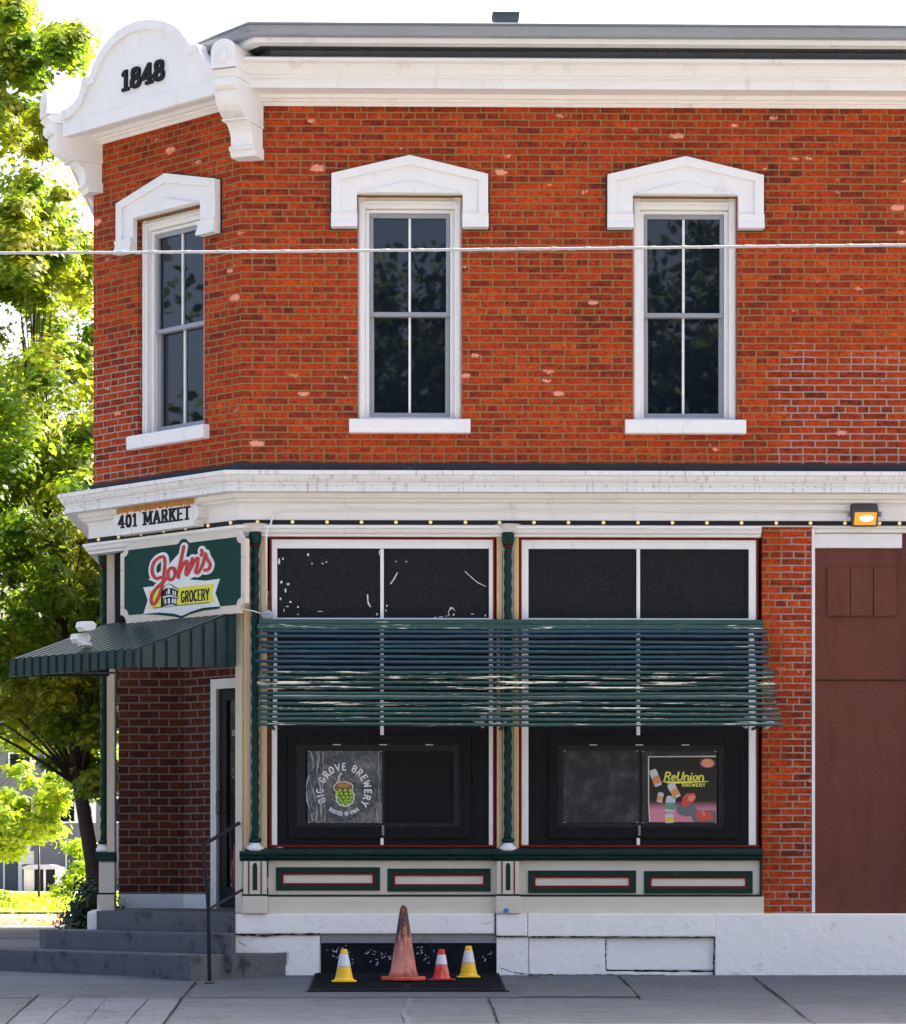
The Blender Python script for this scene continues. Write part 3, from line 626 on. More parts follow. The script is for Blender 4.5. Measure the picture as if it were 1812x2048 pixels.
mb = MB(W); mb.box(PX+.071, -2.23, -Yb, -Yb+.02, zfl, tb); mb.box(.0, dx0, 0, .02, zfl, tb, fr=Q); part(mb, 'porch_skirting', m_white)
mb = MB(Q); wf = .10
mb.box(dx0, dx0+wf*.9, -.02, .03, zfl, dtop); mb.box(dx0+wf*.9, dx0+1.0, -.02, .03, dtop-.10, dtop); mb.box(dx0+1.0, dx0+1.1, -.02, .03, zfl, dtop)
df = part(mb, 'entrance_door_frame', m_white, bevel=.004)
mb = MB(Q); a0 = dx0+.091
mb.box(a0, a0+.11, -.06, -.01, zfl+.02, dtop-.101); mb.box(a0+.80, a0+.908, -.06, -.01, zfl+.02, dtop-.101); mb.box(a0+.11, a0+.80, -.06, -.01, dtop-.22, dtop-.101); mb.box(a0+.11, a0+.80, -.06, -.01, zfl+.02, zfl+.22)
ed = part(mb, 'entrance_door', m_iron, bevel=.003)
g = G('door_glass'); g.fin((.02, .014, .014), .03, ior=2.0); g.bump(g.noise(3, 2), .15, .02)
mb = MB(Q); mb.box(a0+.11, a0+.80, -.045, -.038, zfl+.22, dtop-.22); mb.build('glass', g.m, ed)
mb = MB(Q); mb.box(a0+.17, a0+.60, -.037, -.030, 2.30, 2.36)
mb.build('glass_decal', flat('decal_grey', (.25, .26, .28)), ed)
mb = MB(Q); mb.poly([(a0+.16, .75), (a0+.62, .80), (a0+.62, 1.28), (a0+.40, 1.33), (a0+.19, 1.20)], -.037, -.032); mb.build('painted_reflection', flat('reflection_red', (.30, .03, .012)), ed)  # red shape painted on the pane as the reflection of a car
mb = MB(Q); hz = at(440, 1582, 2.9).z; mb.tube([(a0+.03, -.01, hz), (a0+.03, .05, hz-.01), (a0+.035, .06, hz-.05), (a0+.035, .06, hz-.19), (a0+.03, .05, hz-.23), (a0+.03, -.01, hz-.24)], .010, 8); mb.build('handle', m_sash, ed)
# side post in the chamfer next to the sign and filler board
zsg = B.px(360, 1060, 0)[1]
mb = MB(B); mb.box(-LB+.26, -.10, -.10, -.06, B.px(360, 1275)[1], zc0-.001); part(mb, 'filler_board', m_black)
mb = MB(B); mb.box(-.10, -.01, -.12, -.02, zfl, zc0-.001); part(mb, 'porch_post', m_cream)
mb = MB(B); mb.box(-.34, -.11, -.06, -.02, B.px(485, 1330)[1], B.px(485, 1240)[1]); part(mb, 'porch_lintel', m_brick)
# ------------------------------------------------------------------ lettering
def arc(cx, cy, rx, ry, a0, a1, n=14): return [(cx+rx*math.cos(R(a0+(a1-a0)*i/n)), cy+ry*math.sin(R(a0+(a1-a0)*i/n))) for i in range(n+1)]
GL = {
'0': (.62, [arc(.31, .5, .24, .5, 90, 450, 20)], []),
'1': (.46, [[(.08, .84), (.24, 1), (.24, 0)]], [(.24, 0)]),
'4': (.66, [[(.46, 0), (.46, 1), (.04, .30), (.64, .30)]], [(.46, 0)]),
'8': (.62, [arc(.31, .75, .20, .25, -90, 270, 16), arc(.31, .25, .25, .25, 90, 450, 16)], []),
'A': (.74, [[(.05, 0), (.37, 1), (.69, 0)], [(.17, .33), (.57, .33)]], [(.05, 0), (.69, 0)]),
'B': (.66, [[(.1, 0), (.1, 1), (.36, 1)]+arc(.36, .76, .20, .24, 90, -90, 8)+[(.1, .52)], [(.36, .52)]+arc(.36, .26, .24, .26, 90, -90, 8)+[(.1, 0)]], []),
'C': (.64, [arc(.34, .5, .27, .5, 50, 310, 16)], []),
'D': (.68, [[(.1, 0), (.1, 1), (.3, 1)]+arc(.3, .5, .28, .5, 90, -90, 12)+[(.1, 0)]], []),
'E': (.58, [[(.52, 1), (.1, 1), (.1, 0), (.54, 0)], [(.1, .52), (.44, .52)]], []),
'G': (.68, [arc(.34, .5, .27, .5, 50, 340, 18)+[(.60, .42), (.40, .42)]], []),
'I': (.26, [[(.13, 0), (.13, 1)]], []),
'K': (.68, [[(.1, 0), (.1, 1)], [(.60, 1), (.12, .42)], [(.27, .60), (.62, 0)]], [(.1, 0), (.1, 1), (.62, 0), (.60, 1)]),
'M': (.92, [[(.1, 0), (.1, 1), (.46, .2), (.82, 1), (.82, 0)]], [(.1, 0), (.82, 0), (.06, 1), (.86, 1)]),
'N': (.70, [[(.1, 0), (.1, 1), (.60, 0), (.60, 1)]], []),
'O': (.70, [arc(.35, .5, .28, .5, 90, 450, 20)], []),
'R': (.68, [[(.1, 0), (.1, 1), (.34, 1)]+arc(.34, .75, .22, .25, 90, -90, 8)+[(.1, .5)], [(.34, .5), (.60, 0)]], [(.1, 0), (.62, 0)]),
'T': (.64, [[(.04, 1), (.60, 1)], [(.32, 1), (.32, 0)]], [(.32, 0)]),
'V': (.68, [[(.04, 1), (.34, 0), (.64, 1)]], []),
'W': (.94, [[(.04, 1), (.25, 0), (.47, .8), (.69, 0), (.90, 1)]], []),
'Y': (.66, [[(.04, 1), (.33, .48), (.62, 1)], [(.33, .48), (.33, 0)]], [(.33, 0)]),
'U': (.70, [[(.1, 1), (.1, .3)]+arc(.35, .28, .25, .28, 180, 360, 10)+[(.60, 1)]], []),
'e': (.52, [[(.06, .30), (.44, .34)]+arc(.26, .30, .19, .30, 12, 320, 14)], []),
'n': (.58, [[(.08, .58), (.1, 0)], [(.1, .32)]+arc(.29, .36, .19, .24, 180, 10, 8)+[(.50, .06), (.58, .02)]], []),
'i': (.28, [[(.12, .58), (.12, .06), (.22, .02)], [(.14, .84), (.14, .86)]], []),
'o': (.54, [arc(.27, .29, .20, .29, 90, 450, 16)], []),
' ': (.40, [], []), '-': (.2, [], []),
}
def hull(pts):
    pts = sorted(set((round(p[0], 6), round(p[1], 6)) for p in pts))
    def half(ps):
        h = []
        for p in ps:
            while len(h) > 1 and (h[-1][0]-h[-2][0])*(p[1]-h[-2][1])-(h[-1][1]-h[-2][1])*(p[0]-h[-2][0]) <= 0: h.pop()
            h.append(p)
        return h
    a = half(pts); b = half(pts[::-1]); return a[:-1]+b[:-1]
def pen(mb, pts, rx, rz, d0, d1, round_=True):
    off = [(rx*math.cos(2*math.pi*i/12), rz*math.sin(2*math.pi*i/12)) for i in range(12)] if round_ else [(-rx, -rz), (rx, -rz), (rx, rz), (-rx, rz)]
    if len(pts) == 1: pts = [pts[0], (pts[0][0]+1e-4, pts[0][1])]
    for i in range(len(pts)-1):
        c = getattr(mb, 'cnt', 0); mb.cnt = c+1
        h = hull([(p[0]+o[0], p[1]+o[1]) for p in pts[i:i+2] for o in off])
        mb.poly(h, d0, d1+.00025*(c % 7))
def text(mb, s, mapf, height, width, rx, rz, d0, d1, serif=0, slant=0, round_=False, gap=.10):
    """mapf(u,v): u along the line 0..width, v up 0..height -> local x,z"""
    tot = sum(GL[c][0]+gap for c in s)-gap; k = width/tot; u = 0
    for c in s:
        aw, st, se = GL[c]
        for pl in st: pen(mb, [mapf((u+x)*k+slant*y*height, y*height) for x, y in pl], rx, rz, d0, d1, round_)
        if serif:
            for x, y in se:
                yy = y*height
                a = mapf((u+x)*k-serif, yy); b = mapf((u+x)*k+serif, yy); pen(mb, [a, b], rx*.35, rz, d0, d1, False)
        u += aw+gap
def smooth(p, n=5):
    P = [Vector(a) for a in p]; P = [P[0]*2-P[1]]+P+[P[-1]*2-P[-2]]; out = []
    for i in range(1, len(P)-2):
        for k in range(n):
            t = k/n; a, b, c, d = P[i-1], P[i], P[i+1], P[i+2]
            out.append(tuple(.5*((2*b)+(c-a)*t+(2*a-5*b+4*c-d)*t*t+(3*b-a-3*c+d)*t**3)))
    out.append(tuple(P[-2])); return out
m_ink = flat('black_lettering', (.012, .013, .016), .5)
m_signwhite = flat('sign_white', (.72, .74, .74), .45)
m_signred = flat('sign_red', (.50, .022, .022), .45)
m_yellow = flat('sign_yellow', (.72, .68, .05), .45)
# 1848 on the parapet
mb = MB(B); dd = PD+.006
a = B.px(*c1(706, 536), dd); b_ = B.px(*c1(962, 466), dd); hh_ = B.px(*c1(735, 418), dd)[1]-B.px(*c1(735, 530), dd)[1]
text(mb, '1848', lambda u, v: (a[0]+.02+u, a[1]+.008+v), hh_*.93, (b_[0]-a[0])-.03, .019, .014, PD-.01, PD+.022, serif=.045, slant=.03)
part(mb, 'date_numerals', m_ink)
# --------------------------------------------------------------- address plaque
def c4(x, y): return (x/2.9161, 600+y/2.9161)
pd = .17
pl = [(655, 1290), (672, 1276), (682, 1262), (1122, 1160+30), (1140, 1175), (1162, 1196), (1160, 1232), (1146, 1252), (1134, 1280), (1128, 1308), (700, 1372), (668, 1368), (655, 1352), (652, 1330)]
xl_, zb_ = B.px(*c4(660, 1365), pd); xr_, _z = B.px(*c4(1155, 1300), pd); zt2 = B.px(*c4(660, 1275), pd)[1]+.03
zb_ = B.px(*c4(900, 1340), pd)[1]-.01; zt2 = B.px(*c4(900, 1190), pd)[1]
plq = thing('address_plaque', 'white wooden plaque reading 401 MARKET with rust stain along its top', 'sign', tuple(B.w((xl_+xr_)/2, .06, zb_)))
n_ = .05
mb = MB(B); mb.poly([(xl_+n_, zb_), (xl_+n_*.3, zb_+n_*.3), (xl_, zb_+n_), (xl_, zt2-n_*1.6), (xl_+n_, zt2-n_), (xl_+n_, zt2), (xr_-n_, zt2), (xr_-n_, zt2-n_), (xr_, zt2-n_*1.6), (xr_, zb_+n_*1.6), (xr_-n_, zb_+n_), (xr_-n_, zb_)], .046, pd); mb.build('board', m_belt, plq, bevel=.004)
m_rust = paint('rust_stain', (.55, .24, .04), .8, .35, 25, (.30, .11, .03), .6, .45, .6, (8, 8, .6), 6, bump=.2)
mb = MB(B); rnd = random.Random(11); x = xl_+n_
pts_b = []
while x < xr_-n_-.004:
    x2 = x+.018; mb.poly([(x, zt2), (x2-.0005, zt2), (x2-.0005, zt2-rnd.uniform(.035, .06)), (x, zt2-rnd.uniform(.035, .06))], pd+.0002, pd+.002); x = x2
mb.build('rust_streak', m_rust, plq)
mb = MB(B); ta = B.px(*c4(688, 1334), pd); tb_ = B.px(*c4(1112, 1284), pd); th = (B.px(*c4(860, 1236), pd)[1]-B.px(*c4(860, 1312), pd)[1])
text(mb, '401 MARKET', lambda u, v: (ta[0]+.012+u, ta[1]+.006+v), th*.90, tb_[0]-ta[0]-.02, .0125, .008, pd-.002, pd+.006, serif=.024, gap=.20)
mb.build('lettering', m_ink, plq)
# --------------------------------------------------------------- shop sign
def c6(x, y): return (220+x/6.457, 1060+y/6.457)
sd_ = .12
def sB(x, y, d=sd_): return B.px(*c6(x, y), d)
L_ = sB(133, 700)[0]; R_ = sB(1750, 500)[0]; T_ = sB(900, 93)[1]; Bo = sB(900, 1130+15)[1]
sg = thing('shop_sign', 'dark green shop sign with red script John\'s over a yellow GROCERY ribbon', 'sign', tuple(B.w((L_+R_)/2, .08, Bo)))
def notched(l, r, b, t, n, k=6):
    o = []
    for (cx_, cz_, a0, a1) in [(l, b, 90, 0), (r, b, 180, 90), (r, t, 270, 180), (l, t, 360, 270)]:
        o += [(cx_+n*math.cos(R(a0+(a1-a0)*i/k)), cz_+n*math.sin(R(a0+(a1-a0)*i/k))) for i in range(k+1)]
    return o
mb = MB(B); mb.poly(notched(L_, R_, Bo, T_, .085), sd_-.05, sd_); mb.build('board', m_cream, sg, bevel=.003)
mb = MB(B); e = .062; mb.poly(notched(L_+e, R_-e, Bo+e+.015, T_-e, .06), sd_, sd_+.003)
f0 = sd_+.003
dome = [sB(880, 190), sB(895, 160), sB(915, 128), sB(955, 112), sB(990, 122), sB(1020, 160), sB(1030, 175)]
mb.poly(dome[::-1], sd_, sd_+.0034)
mb.poly([sB(440, 1090), sB(640, 1098), sB(830, 1120), sB(930, 1140), sB(1030, 1090), sB(1200, 1042), sB(1420, 1015), sB(1400, 900), sB(460, 1000)], sd_, sd_+.0038)
mb.build('green_field', m_signgreen, sg)
J = smooth([(665, 612), (612, 628), (567, 585), (552, 500), (580, 415), (640, 362), (700, 347), (718, 400), (712, 520), (692, 680), (652, 825), (600, 935), (560, 958), (540, 905), (560, 820), (625, 735), (690, 680), (745, 620)])
O_ = smooth([(845, 500), (795, 492), (758, 545), (768, 630), (812, 638), (850, 575), (838, 505), (868, 545), (895, 540)])
Hh = smooth([(892, 610), (905, 500), (935, 350), (962, 218)], 4)
H2 = smooth([(905, 560), (950, 455), (992, 405), (1010, 425), (990, 530), (1000, 580), (1035, 520), (1072, 370)])
N2 = smooth([(1072, 370), (1050, 500), (1090, 420), (1145, 365), (1140, 450), (1115, 540), (1150, 548), (1200, 460), (1245, 308)])
S2 = smooth([(1245, 308), (1262, 370), (1302, 440), (1285, 505), (1235, 520)])
AP = smooth([(1190, 262), (1202, 290), (1188, 328)], 3)
allp = [J, O_, Hh, H2, N2, S2, AP]
mb = MB(B)
pxm = (R_-L_)/1617.0; vz = (T_-Bo)/1045.0
for s_ in allp: pen(mb, [sB(*p) for p in s_[::2]+[s_[-1]]], 52*pxm, 58*vz, f0, f0+.001)
mb.poly([sB(500, 640), sB(735, 480), sB(900, 300), sB(1040, 400), sB(1100, 600), sB(1030, 640), sB(700, 720)], f0, f0+.0029)
mb.poly([sB(435, 742), sB(560, 728), sB(1030, 640), sB(1240, 655), sB(1424, 630), sB(1365, 815), sB(1430, 985), sB(1200, 1005), sB(1050, 1055), sB(930, 1110), sB(830, 1080), sB(640, 1065), sB(437, 1085), sB(495, 905)], f0, f0+.0033)
mb.build('white_backing', m_signwhite, sg)
f1 = f0+.0036
mb = MB(B); mb.poly([sB(503, 785), sB(665, 770), sB(665, 1000), sB(508, 1020), sB(535, 910)], f1-.001, f1); mb.build('yellow_ribbon', m_yellow, sg); mb = MB(B); mb.poly([sB(875, 742), sB(1358, 694), sB(1322, 815), sB(1360, 932), sB(870, 978)], f1-.001, f1)
mb.build('yellow_ribbon', m_yellow, sg)
mb = MB(B); ta = sB(922, 930); tb_ = sB(1290, 895); th = sB(1100, 775)[1]-sB(1100, 915)[1]
text(mb, 'GROCERY', lambda u, v: (ta[0]+.005+u, sB(1100, 918)[1]+v), th, tb_[0]-ta[0]-.008, .0085, .005, f1-.001, f1+.001, gap=.12)
pen(mb, [sB(570, 1010), sB(870, 976), sB(1295, 937)], .003, .003, f1, f1+.002)
# little corner-building emblem
def bp(pts, d=0): mb.poly([sB(*p) for p in pts], f1-.001, f1+.0012+d)
bp([(665, 770), (690, 760), (705, 995), (665, 1000)]); bp([(690, 740), (720, 720), (745, 700), (770, 692), (800, 702), (830, 725), (888, 760), (890, 790), (880, 850), (888, 870), (882, 890), (868, 900), (870, 978), (705, 985), (705, 880), (680, 845), (672, 780)])
mb.build('lettering', m_ink, sg)
mb = MB(B)
def wp(pts): mb.poly([sB(*p) for p in pts], f1, f1+.0026)
wp([(695, 760), (740, 712), (770, 702), (800, 712), (822, 738), (882, 768), (880, 780), (820, 752), (722, 752), (700, 775)])
wp([(688, 862), (760, 842), (805, 842), (880, 868), (878, 880), (805, 862), (735, 865), (715, 885)])
for (a1, a2, a3, a4) in [(757, 762, 783, 828), (818, 780, 834, 838), (846, 790, 860, 848), (735, 790, 746, 830), (757, 882, 783, 950), (808, 885, 830, 945), (838, 890, 862, 948), (716, 892, 734, 955)]:
    wp([(a1, a2), (a3, a2), (a3, a4), (a1, a4)])
wp([(700, 985), (800, 962), (865, 972), (865, 990), (700, 1000)])
mb.build('building_emblem', m_signwhite, sg)
mb = MB(B)
for s_ in allp:
    for i, p in enumerate(s_[:-1]): pass
    wq = 19 if s_ is not Hh else 21
    pen(mb, [sB(*p) for p in s_], wq*pxm, wq*1.05*vz, f1+.003, f1+.0055)
mb.build('script_lettering', m_signred, sg)
mb = MB(B)
for p in [(155, 520), (155, 1000), (1712, 345), (1714, 835)]: c = sB(*p); mb.lathe(c[0], c[1], [(.008, sd_-.001), (.008, sd_+.003), (.003, sd_+.005)], 8, axis='d')
mb.build('screw', m_sash, sg)
# --------------------------------------------------------------- entrance awning
m_awn = paint('green_awning_metal', (.026, .048, .050), .3, .15, 3, (.10, .12, .12), .4, .6, .75, (1, 1, 1), 8, bump=.05)
aw_xr = -.03; aw_xl = -LB+.30; wd_ = 1.20; zT = 3.28; zF = 2.88; zV = 2.735
awn = thing('entrance_awning', 'dark green ribbed metal awning over the corner entrance steps', 'awning', tuple(B.w((aw_xl+aw_xr)/2, .6, zV)))
mb = MB(B); nr = 15; stp = (aw_xr-aw_xl)/nr; th_ = .02
for i in range(nr):
    x0 = aw_xl+i*stp; xa, xb, xc = x0, x0+stp*.62, x0+stp
    mb.prof([(.05, zT+th_), (wd_, zF+th_), (wd_, zF+th_-.008), (.05, zT+th_-.008)], xa, xb-.0005)
    mb.prof([(.05, zT), (wd_, zF), (wd_, zF-.006), (.05, zT-.006)], xb, xc-.0005)
    mb.prof([(.05, zT-.006), (wd_, zF-.006), (wd_, zF+th_), (.05, zT+th_)], xb-.0004, xb+.004)
mb.build('ribbed_roof', m_awn, awn)
mb = MB(B)
for i in range(nr):
    x0 = aw_xl+i*stp
    mb.box(x0, x0+stp*.62, wd_, wd_+.02, zV, zF+.022); mb.box(x0+stp*.62, x0+stp-.0005, wd_-.012, wd_+.002, zV+.006, zF+.004)
mb.build('valance', m_awn, awn)
for s_, xx in ((1, aw_xr), (-1, aw_xl)):
    mb = MB(B); nn = 8
    for i in range(nn):
        da = .05+(wd_-.05)*i/nn; db = .05+(wd_-.05)*(i+.62)/nn; dc = .05+(wd_-.05)*(i+1)/nn
        zt_f = lambda d: zT+(zF-zT)*(d-.05)/(wd_-.05)
        zb_f = lambda d: 2.80+(zV-2.80)*(d/wd_)
        def quad_(d1, d2, xo, xi):
            mb.add([(x, d, z) for x in (xo, xi) for d, z in ((d1, zb_f(d1)), (d2, zb_f(d2)), (d2, zt_f(d2)+.005), (d1, zt_f(d1)+.005))], [(0,1,2,3),(7,6,5,4),(0,4,5,1),(1,5,6,2),(2,6,7,3),(3,7,4,0)])
        quad_(da, db, xx, xx+s_*.02); quad_(db, dc-.0004, xx-s_*.012, xx-s_*.002)
    mb.build('side_panel', m_awn, awn)
mb = MB(B); mb.tube([(aw_xr-.03, .02, 2.83), (aw_xr-.03, wd_-.03, 2.78), (aw_xl+.03, wd_-.03, 2.78), (aw_xl+.03, .02, 2.83)], .012, 8); mb.build('frame_tube', m_sash, awn)
# twin flood light on the awning
fp = B.px(170, 1288, 1.02)
fl = thing('flood_light', 'small white twin-head security light on top of the entrance awning', 'light', tuple(B.w(fp[0], 1.02, 2.97)))
m_plastic = flat('white_plastic', (.72, .74, .76), .4)
fxx = fp[0]
mb = MB(B); mb.box(fxx-.05, fxx+.05, .98, 1.07, 2.985, 3.015); mb.box(fxx-.02, fxx+.02, 1.0, 1.04, 3.015, 3.10); mb.build('base', m_plastic, fl, bevel=.006)
for (ox, oz) in ((-.03, 3.02), (.05, 3.125)):
    mb = MB(B); mb.prof([(.98, oz), (1.10, oz-.02), (1.13, oz+.02), (1.12, oz+.07), (1.0, oz+.08), (.96, oz+.05)], fxx+ox-.05, fxx+ox+.05); hd = mb.build('lamp_head', m_plastic, fl, bevel=.01)
    mb = MB(B); mb.prof([(1.104, oz-.012), (1.136, oz+.02), (1.126, oz+.064), (1.11, oz+.05)], fxx+ox-.042, fxx+ox+.042); mb.build('lens', m_signwhite, hd)
# --------------------------------------------------------------- slatted shade
sy = [1244, 1254, 1264, 1272.5, 1284.5, 1294, 1304, 1314, 1323.6, 1335, 1345, 1355, 1366, 1376, 1387, 1397, 1407, 1418, 1428, 1439, 1449.6]
slx = [519, 515, 525, 514, 520, 522, 509, 538, 511, 517, 524, 515, 514, 517, 517, 521, 520, 515, 516, 516, 515]
srx = [1526, 1526, 1536, 1530, 1538, 1537, 1530, 1539, 1536, 1540, 1549, 1547, 1550, 1549, 1548, 1552, 1552, 1559, 1560, 1561, 1566]
def peel(name, base, lo, streak=.35):
    g = G(name); n = g.noise(3, 5); c = g.mix(n, tuple(x*.8 for x in base), tuple(x*1.5 for x in base))
    pl_ = g.step(g.noise(4, 6, .72, g.co('Object', (.55, 6, 9))), lo, lo+.015)
    hi = g.step(g.noise(9, 5, .7, g.co('Object', (.6, 5, 8))), .56, .70)
    c = g.mix(g.M('MULTIPLY', hi, streak), c, tuple(min(1, x*4+.08) for x in base))
    c = g.mix(pl_, c, (.76, .72, .58)); g.bump(pl_, .4, .003); return g.fin(c, .42)
m_sl = [peel('slat_green', (.012, .052, .046), .66), peel('slat_blue', (.009, .040, .062), .68, .45), peel('slat_green_peeling', (.012, .052, .046), .55), peel('slat_green_worn', (.016, .060, .053), .60, .4)]
kind = [0, 3, 1, 1, 1, 1, 1, 1, 1, 1, 3, 2, 2, 2, 0, 0, 2, 3, 3, 3, 3]
shade = thing('slatted_shade', 'peeling green and blue slatted shade across both shop windows', 'awning', tuple(A.w(fx(1035), .3, fz(1452))))
for k in range(21):
    d = .17+.45*k/20; x0 = A.px(slx[k], sy[k], d)[0]; x1, z = A.px(srx[k], sy[k]+.5, d); zc_ = A.px(1030, sy[k], d)[1]
    mb = MB(A)
    if k < 2:
        hgt = .022; mb.prof([(d-.012, zc_-hgt), (d+.012, zc_-hgt), (d+.016, zc_-hgt+.004), (d+.016, zc_+hgt-.004), (d+.012, zc_+hgt), (d-.012, zc_+hgt)], x0, x1)
    else:
        rr = .0162; rnd = random.Random(k); n = 22; base_ = rnd.uniform(-.003, .003)
        mb.tube([(x0+(x1-x0)*i/n, d, zc_+base_+rnd.uniform(-.0016, .0016)+.003*math.sin(i*.3+k)) for i in range(n+1)], [rr*rnd.uniform(.94, 1.06) for i in range(n+1)], 10)
    mb.build('slat', m_sl[kind[k]], shade)
for px in (548, 1000, 1505):
    mb = MB(A); x = fx(px); zt0 = A.px(px, 1240, .15)[1]; zb0_ = A.px(px, 1452, .6)[1]
    mb.prof([(.135, zt0), (.155, zt0), (.60, zb0_), (.58, zb0_)], x-.012, x+.012); mb.prof([(.0, zb0_-.01), (.60, zb0_-.01), (.60, zb0_+.012), (.0, zb0_+.012)], x-.010, x+.010)
    mb.build('support_bracket', m_iron, shade)
# spot lamps under the shade
lampn = ['ribbed silver spotlight under the slatted shade beside the middle column, left of it', 'ribbed silver spotlight under the slatted shade just in front of the middle column', 'ribbed silver spotlight under the slatted shade at the right window frame', 'ribbed silver spotlight at the bottom right end of the slatted shade']
m_par = flat('spot_lamp_silver', (.5, .5, .52), .3)
for k, (px, py) in enumerate([(958, 1452), (1004, 1452), (1485, 1453), (1538, 1456)]):
    c = A.px(px, py, .40); r_ = thing('spot_lamp', lampn[k], 'light', tuple(A.w(c[0], .40, c[1]-.04)), 'spotlights under the slatted shade')
    fl_ = Fr(A.w(c[0], .40, 0)[:2], (1, 0), (0, -1))
    ang = R(35)*(1 if k % 2 else -1)
    mb = MB(A); prf = [(.012, -.10), (.02, -.09), (.028, -.05), (.05, -.01), (.055, .0), (.055, .01), (.04, .016), (.001, .018)]
    n = 20; pts = []
    for (rad, h_) in prf:
        for i in range(n):
            a = 2*math.pi*i/n; rr = rad*(1+(.05 if i % 2 else -.05)); lx, ly, lz = rr*math.cos(a), rr*math.sin(a), -h_
            x_ = lx*math.cos(ang)-lz*math.sin(ang); z_ = lx*math.sin(ang)+lz*math.cos(ang)
            pts.append((c[0]+x_, .40+ly, c[1]+z_+.02))
    f_ = [(j*n+i, j*n+(i+1) % n, (j+1)*n+(i+1) % n, (j+1)*n+i) for j in range(len(prf)-1) for i in range(n)]+[list(range(n)), [(len(prf)-1)*n+i for i in range(n)]]
    mb.add(pts, f_, smooth=False); mb.build('reflector', m_par, r_)
    mb = MB(A); mb.tube([(c[0]-math.sin(ang)*.0, .40, c[1]+.10), (c[0], .38, c[1]+.16), (c[0], .02, c[1]+.17)], .008, 6); mb.build('arm', m_iron, r_)
# --------------------------------------------------------------- string light strip
strip = thing('light_string', 'black cable strip with small warm bulbs along the white frieze', 'string lights', tuple(A.w(0, .05, ZA(1045))))
zst = ZA(1045, 880, .055)
def rp(path, d): # offset path
    pass
mb = MB(W); mb.sweep([(PX, PY+3), (PX, PY), (CX, 0), (XR, 0)], [(.046, zst-.020), (.056, zst-.020), (.058, zst+.020), (.046, zst+.020)]); mb.build('cable', m_iron, strip)
m_bulb = flat('warm_bulb', (.85, .62, .28), .3, emit=.12)
def bulb(fr, x, z):
    m = MB(fr); m.lathe(x, z, [(.010, .058), (.016, .064), (.017, .072), (.012, .080), (.001, .083)], 10, axis='d'); m.build('bulb', m_bulb, strip)
x = XA(515, 1044, .07)
for px in [515, 585, 654, 723, 792, 861, 931, 999, 1068, 1137, 1207, 1276, 1345, 1414, 1483, 1552.5, 1621, 1690, 1759, 1799]: bulb(A, A.px(px, 1045, .07)[0], zst)
for px in [197, 237, 282, 327, 371, 416, 461]: bulb(B, B.px(px, 1060, .07)[0], zst)
# conduit, junction box
cd = thing('electrical_conduit', 'thin white conduit running along the frieze down to a round junction box', 'conduit', tuple(A.w(fx(533), .05, fz(1230))))
zc_ = ZA(1021.5, 880, .06); xq = A.px(533.5, 1100, .07)[0]
mb = MB(A); mb.tube([(XA(1700, 1024, .06), .058, zc_), (xq+.16, .058, zc_)]+[(xq+.16-.12*math.sin(R(t)), .058+.03*(t/90), zc_-.12*(1-math.cos(R(t)))) for t in range(15, 91, 15)]+[(xq, .125, zc_-.20), (xq, .125, fz(1216))], .009, 8); mb.build('pipe', m_white, cd)
mb = MB(A); jb = A.px(534, 1230, .13); mb.lathe(jb[0], jb[1], [(.05, .02), (.05, .13), (.046, .135), (.001, .136)], 20, axis='d'); mb.build('junction_box', m_sash, cd)
mb = MB(A)
for dx in (-.02, 0, .02): mb.lathe(jb[0]+dx, jb[1]+.006, [(.005, .136), (.004, .139), (.001, .14)], 8, axis='d')
mb.build('screw', m_iron, cd)
mb = MB(A); mb.tube([(jb[0]-.04, .11, jb[1]+.01), (jb[0]-.12, .13, jb[1]+.035), (jb[0]-.20, .13, jb[1]+.05), (jb[0]-.24, .1, jb[1]+.03)], .005, 6); mb.build('cable', m_white, cd)
# --------------------------------------------------------------- wall lamp
wl = thing('wall_lamp', 'black wall pack lamp with glowing amber lens above the brown door', 'lamp', tuple(A.w(XA(1730, 1030, .1), .05, ZA(1052, 1730, .1))))
def a6(x, y, d): return A.px(1660+x/11.9, 980+y/11.9, d)
L0, L1 = a6(540, 600, .14)[0], a6(1140, 600, .14)[0]; t0 = a6(800, 335, .05)[1]; t1 = a6(800, 520, .19)[1]; t2 = a6(800, 850, .10)[1]
mb = MB(A); mb.poly([(L0, t2-.005), (L0-.012, t0-.02), (L0, t0), (L1-.06, t0), (L1-.03, t0-.03), (L1+.005, t1), (L1, t2-.005)], .045, .085)
mb.prof([(.085, t0-.002), (.11, t0-.006), (.19, t1+.012), (.195, t1), (.085, t1)], L0, L1)
mb.prof([(.085, t1), (.195, t1), (.12, t2), (.085, t2)], L0, L0+.014); mb.prof([(.085, t1), (.195, t1), (.12, t2), (.085, t2)], L1-.014, L1); mb.box(L0, L1, .085, .115, t2-.006, t2+.006)
mb.build('housing', m_soffit, wl, bevel=.006)
gl = flat('lamp_lens', (1.0, .40, .05), .3, emit=.12); gl2 = flat('lamp_hot', (1.0, .72, .34), .3, emit=9)
mb = MB(A); mb.prof([(.187, t1-.004), (.182, t1-.004), (.108, t2+.006), (.114, t2+.006)], L0+.015, L1-.015); mb.build('lens', gl, wl)
mb = MB(A); pts = []
def lens_pt(u, v): return (L0+(L1-L0)*u, .190-.074*v, t1-.006+(t2-t1+.012)*v)
n = 18; pp = [lens_pt(.54+.25*math.cos(2*math.pi*i/n), .42+.26*math.sin(2*math.pi*i/n)*(1 if math.sin(2*math.pi*i/n) > 0 else .45)) for i in range(n)]
mb.add(pp+[(x, d-.004, z) for x, d, z in pp], [list(range(n)), list(range(2*n-1, n-1, -1))]+[(i, (i+1) % n, n+(i+1) % n, n+i) for i in range(n)]); mb.build('lamp_bulb', gl2, wl)
